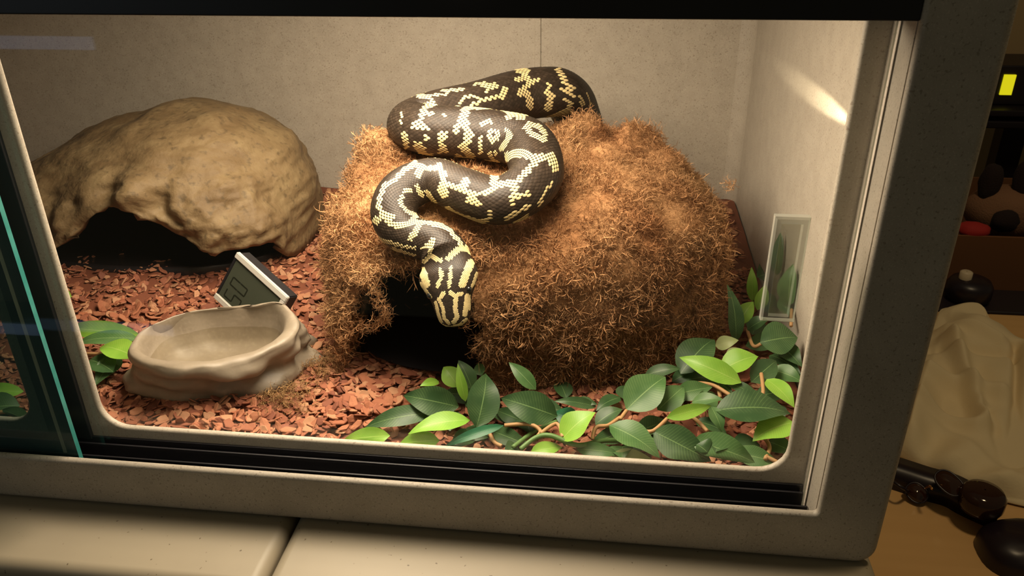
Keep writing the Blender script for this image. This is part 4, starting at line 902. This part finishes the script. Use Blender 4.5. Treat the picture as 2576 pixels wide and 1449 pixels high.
# cardboard box with plush toy behind
M_CARD = mat('brown_cardboard', (.20, .085, .035), .85)
bxo = empty('cardboard_box', (1.35, 1.3, -.90)); tag(bxo, 'open brown cardboard box standing beyond the low table', 'box')
bx0, bx1, by0, by1, bz = 1.00, 1.75, 1.13, 1.50, -.283
box('side', bx0, bx1, by0, by0+.006, -.90, bz, M_CARD, bxo); box('side', bx0, bx1, by1-.006, by1, -.90, bz, M_CARD, bxo)
box('side', bx0, bx0+.006, by0+.006, by1-.006, -.90, bz, M_CARD, bxo); box('side', bx1-.006, bx1, by0+.006, by1-.006, -.90, bz, M_CARD, bxo)
box('bottom', bx0+.006, bx1-.006, by0+.006, by1-.006, -.90, -.893, M_CARD, bxo)
def blob(name, c0, r, m, parent, seed, amp=.12):
    me = bpy.data.meshes.new(name); bm = bmesh.new(); bmesh.ops.create_icosphere(bm, subdivisions=3, radius=1); 
    co = np.array([v.co[:] for v in bm.verts]); d = 1+amp*fbm(co+seed, 1.6, 2); co = co*d[:, None]*np.array(r)+np.array(c0)
    for v, p in zip(bm.verts, co): v.co = p
    bm.to_mesh(me); bm.free()
    for p in me.polygons: p.use_smooth = True
    return link(name, me, m, parent)
M_PLB = mat('brown_plush', (.20, .10, .055), .95, bump=(300, .6, .003)); M_PLD = mat('dark_plush', (.02, .010, .010), .95, bump=(300, .6, .003))
M_PLT = mat('tan_plush', (.27, .14, .08), .95, bump=(300, .6, .003))
pl = empty('plush_toy', (1.31, 1.31, -.89)); tag(pl, 'brown plush toy with dark ears peeking out of the cardboard box', 'plush toy')
pb = blob('body', (1.31, 1.31, -.58), (.16, .13, .30), M_PLB, pl, 1)
pz = [v.co.z for v in pb.data.vertices]
for v in pb.data.vertices: v.co.z = -.8935+(v.co.z-min(pz))*(.8935-.262)/(max(pz)-min(pz))
blob('head', aty(2530, 530, 1.28), (.085, .07, .06), M_PLT, pl, 2)
blob('ear', aty(2490, 462, 1.27), (.022, .02, .045), M_PLD, pl, 3); blob('ear', aty(2574, 455, 1.27), (.022, .02, .045), M_PLD, pl, 4); blob('muzzle', aty(2528, 556, 1.20), (.028, .02, .024), M_PLD, pl, 5)
rc = blob('red_cloth', aty(2450, 578, 1.157), (.032, .025, .017), mat('red_fabric', (.42, .02, .02), .8), None, 6); rc.location = (0, 0, 0); tag(rc, 'small bright red cloth at the rim of the cardboard box', 'cloth')
# dark stand with display against the wall
st = empty('media_stand', (1.6, 1.72, -.90)); tag(st, 'dark stand with a shelf and a central post against the tan wall', 'stand')
M_STD = mat('dark_stand', (.014, .009, .014), .4)
p0 = aty(2500, 268, 1.62); p1 = aty(2500, 318, 1.62)
box('shelf', p0[0]-.06, p0[0]+.75, 1.60, 1.86, p1[2], p1[2]+.018, M_STD, st, .003)
box('shelf', p0[0]-.06, p0[0]+.75, 1.60, 1.86, p0[2]-.02, p0[2]-.004, M_STD, st, .003)
pp = aty(2532, 380, 1.72); box('post', pp[0]-.030, pp[0]+.030, 1.70, 1.75, -.90, p1[2], M_STD, st, .003)
box('side', p0[0]+.60, p0[0]+.63, 1.62, 1.84, p1[2]+.015, p0[2]-.015, M_STD, st); box('side', p0[0]-.05, p0[0]-.03, 1.62, 1.84, p1[2]+.015, p0[2]-.015, M_STD, st)
box('foot', pp[0]-.12, pp[0]+.25, 1.66, 1.80, -.90, -.87, M_STD, st, .003)
ck = empty('display_device', (p0[0]+.1, 1.7, p0[2])); tag(ck, 'black electronic device with lit yellow display on the stand', 'device')
q0, q1 = aty(2517, 240, 1.64), aty(2560, 190, 1.64); tp = aty(2540, 165, 1.65)
box('case', q0[0]-.07, q1[0]+.20, 1.65, 1.80, p0[2]-.004, tp[2], M_STD, ck, .004)
my = bpy.data.materials.new('yellow_display'); my.use_nodes = True; e = my.node_tree.nodes['Principled BSDF']; e.inputs['Base Color'].default_value = (.5, .45, .02, 1); e.inputs['Emission Color'].default_value = (.75, .68, .01, 1); e.inputs['Emission Strength'].default_value = .85
box('display', q0[0], q1[0], 1.645, 1.651, q0[2], q1[2], my, ck)
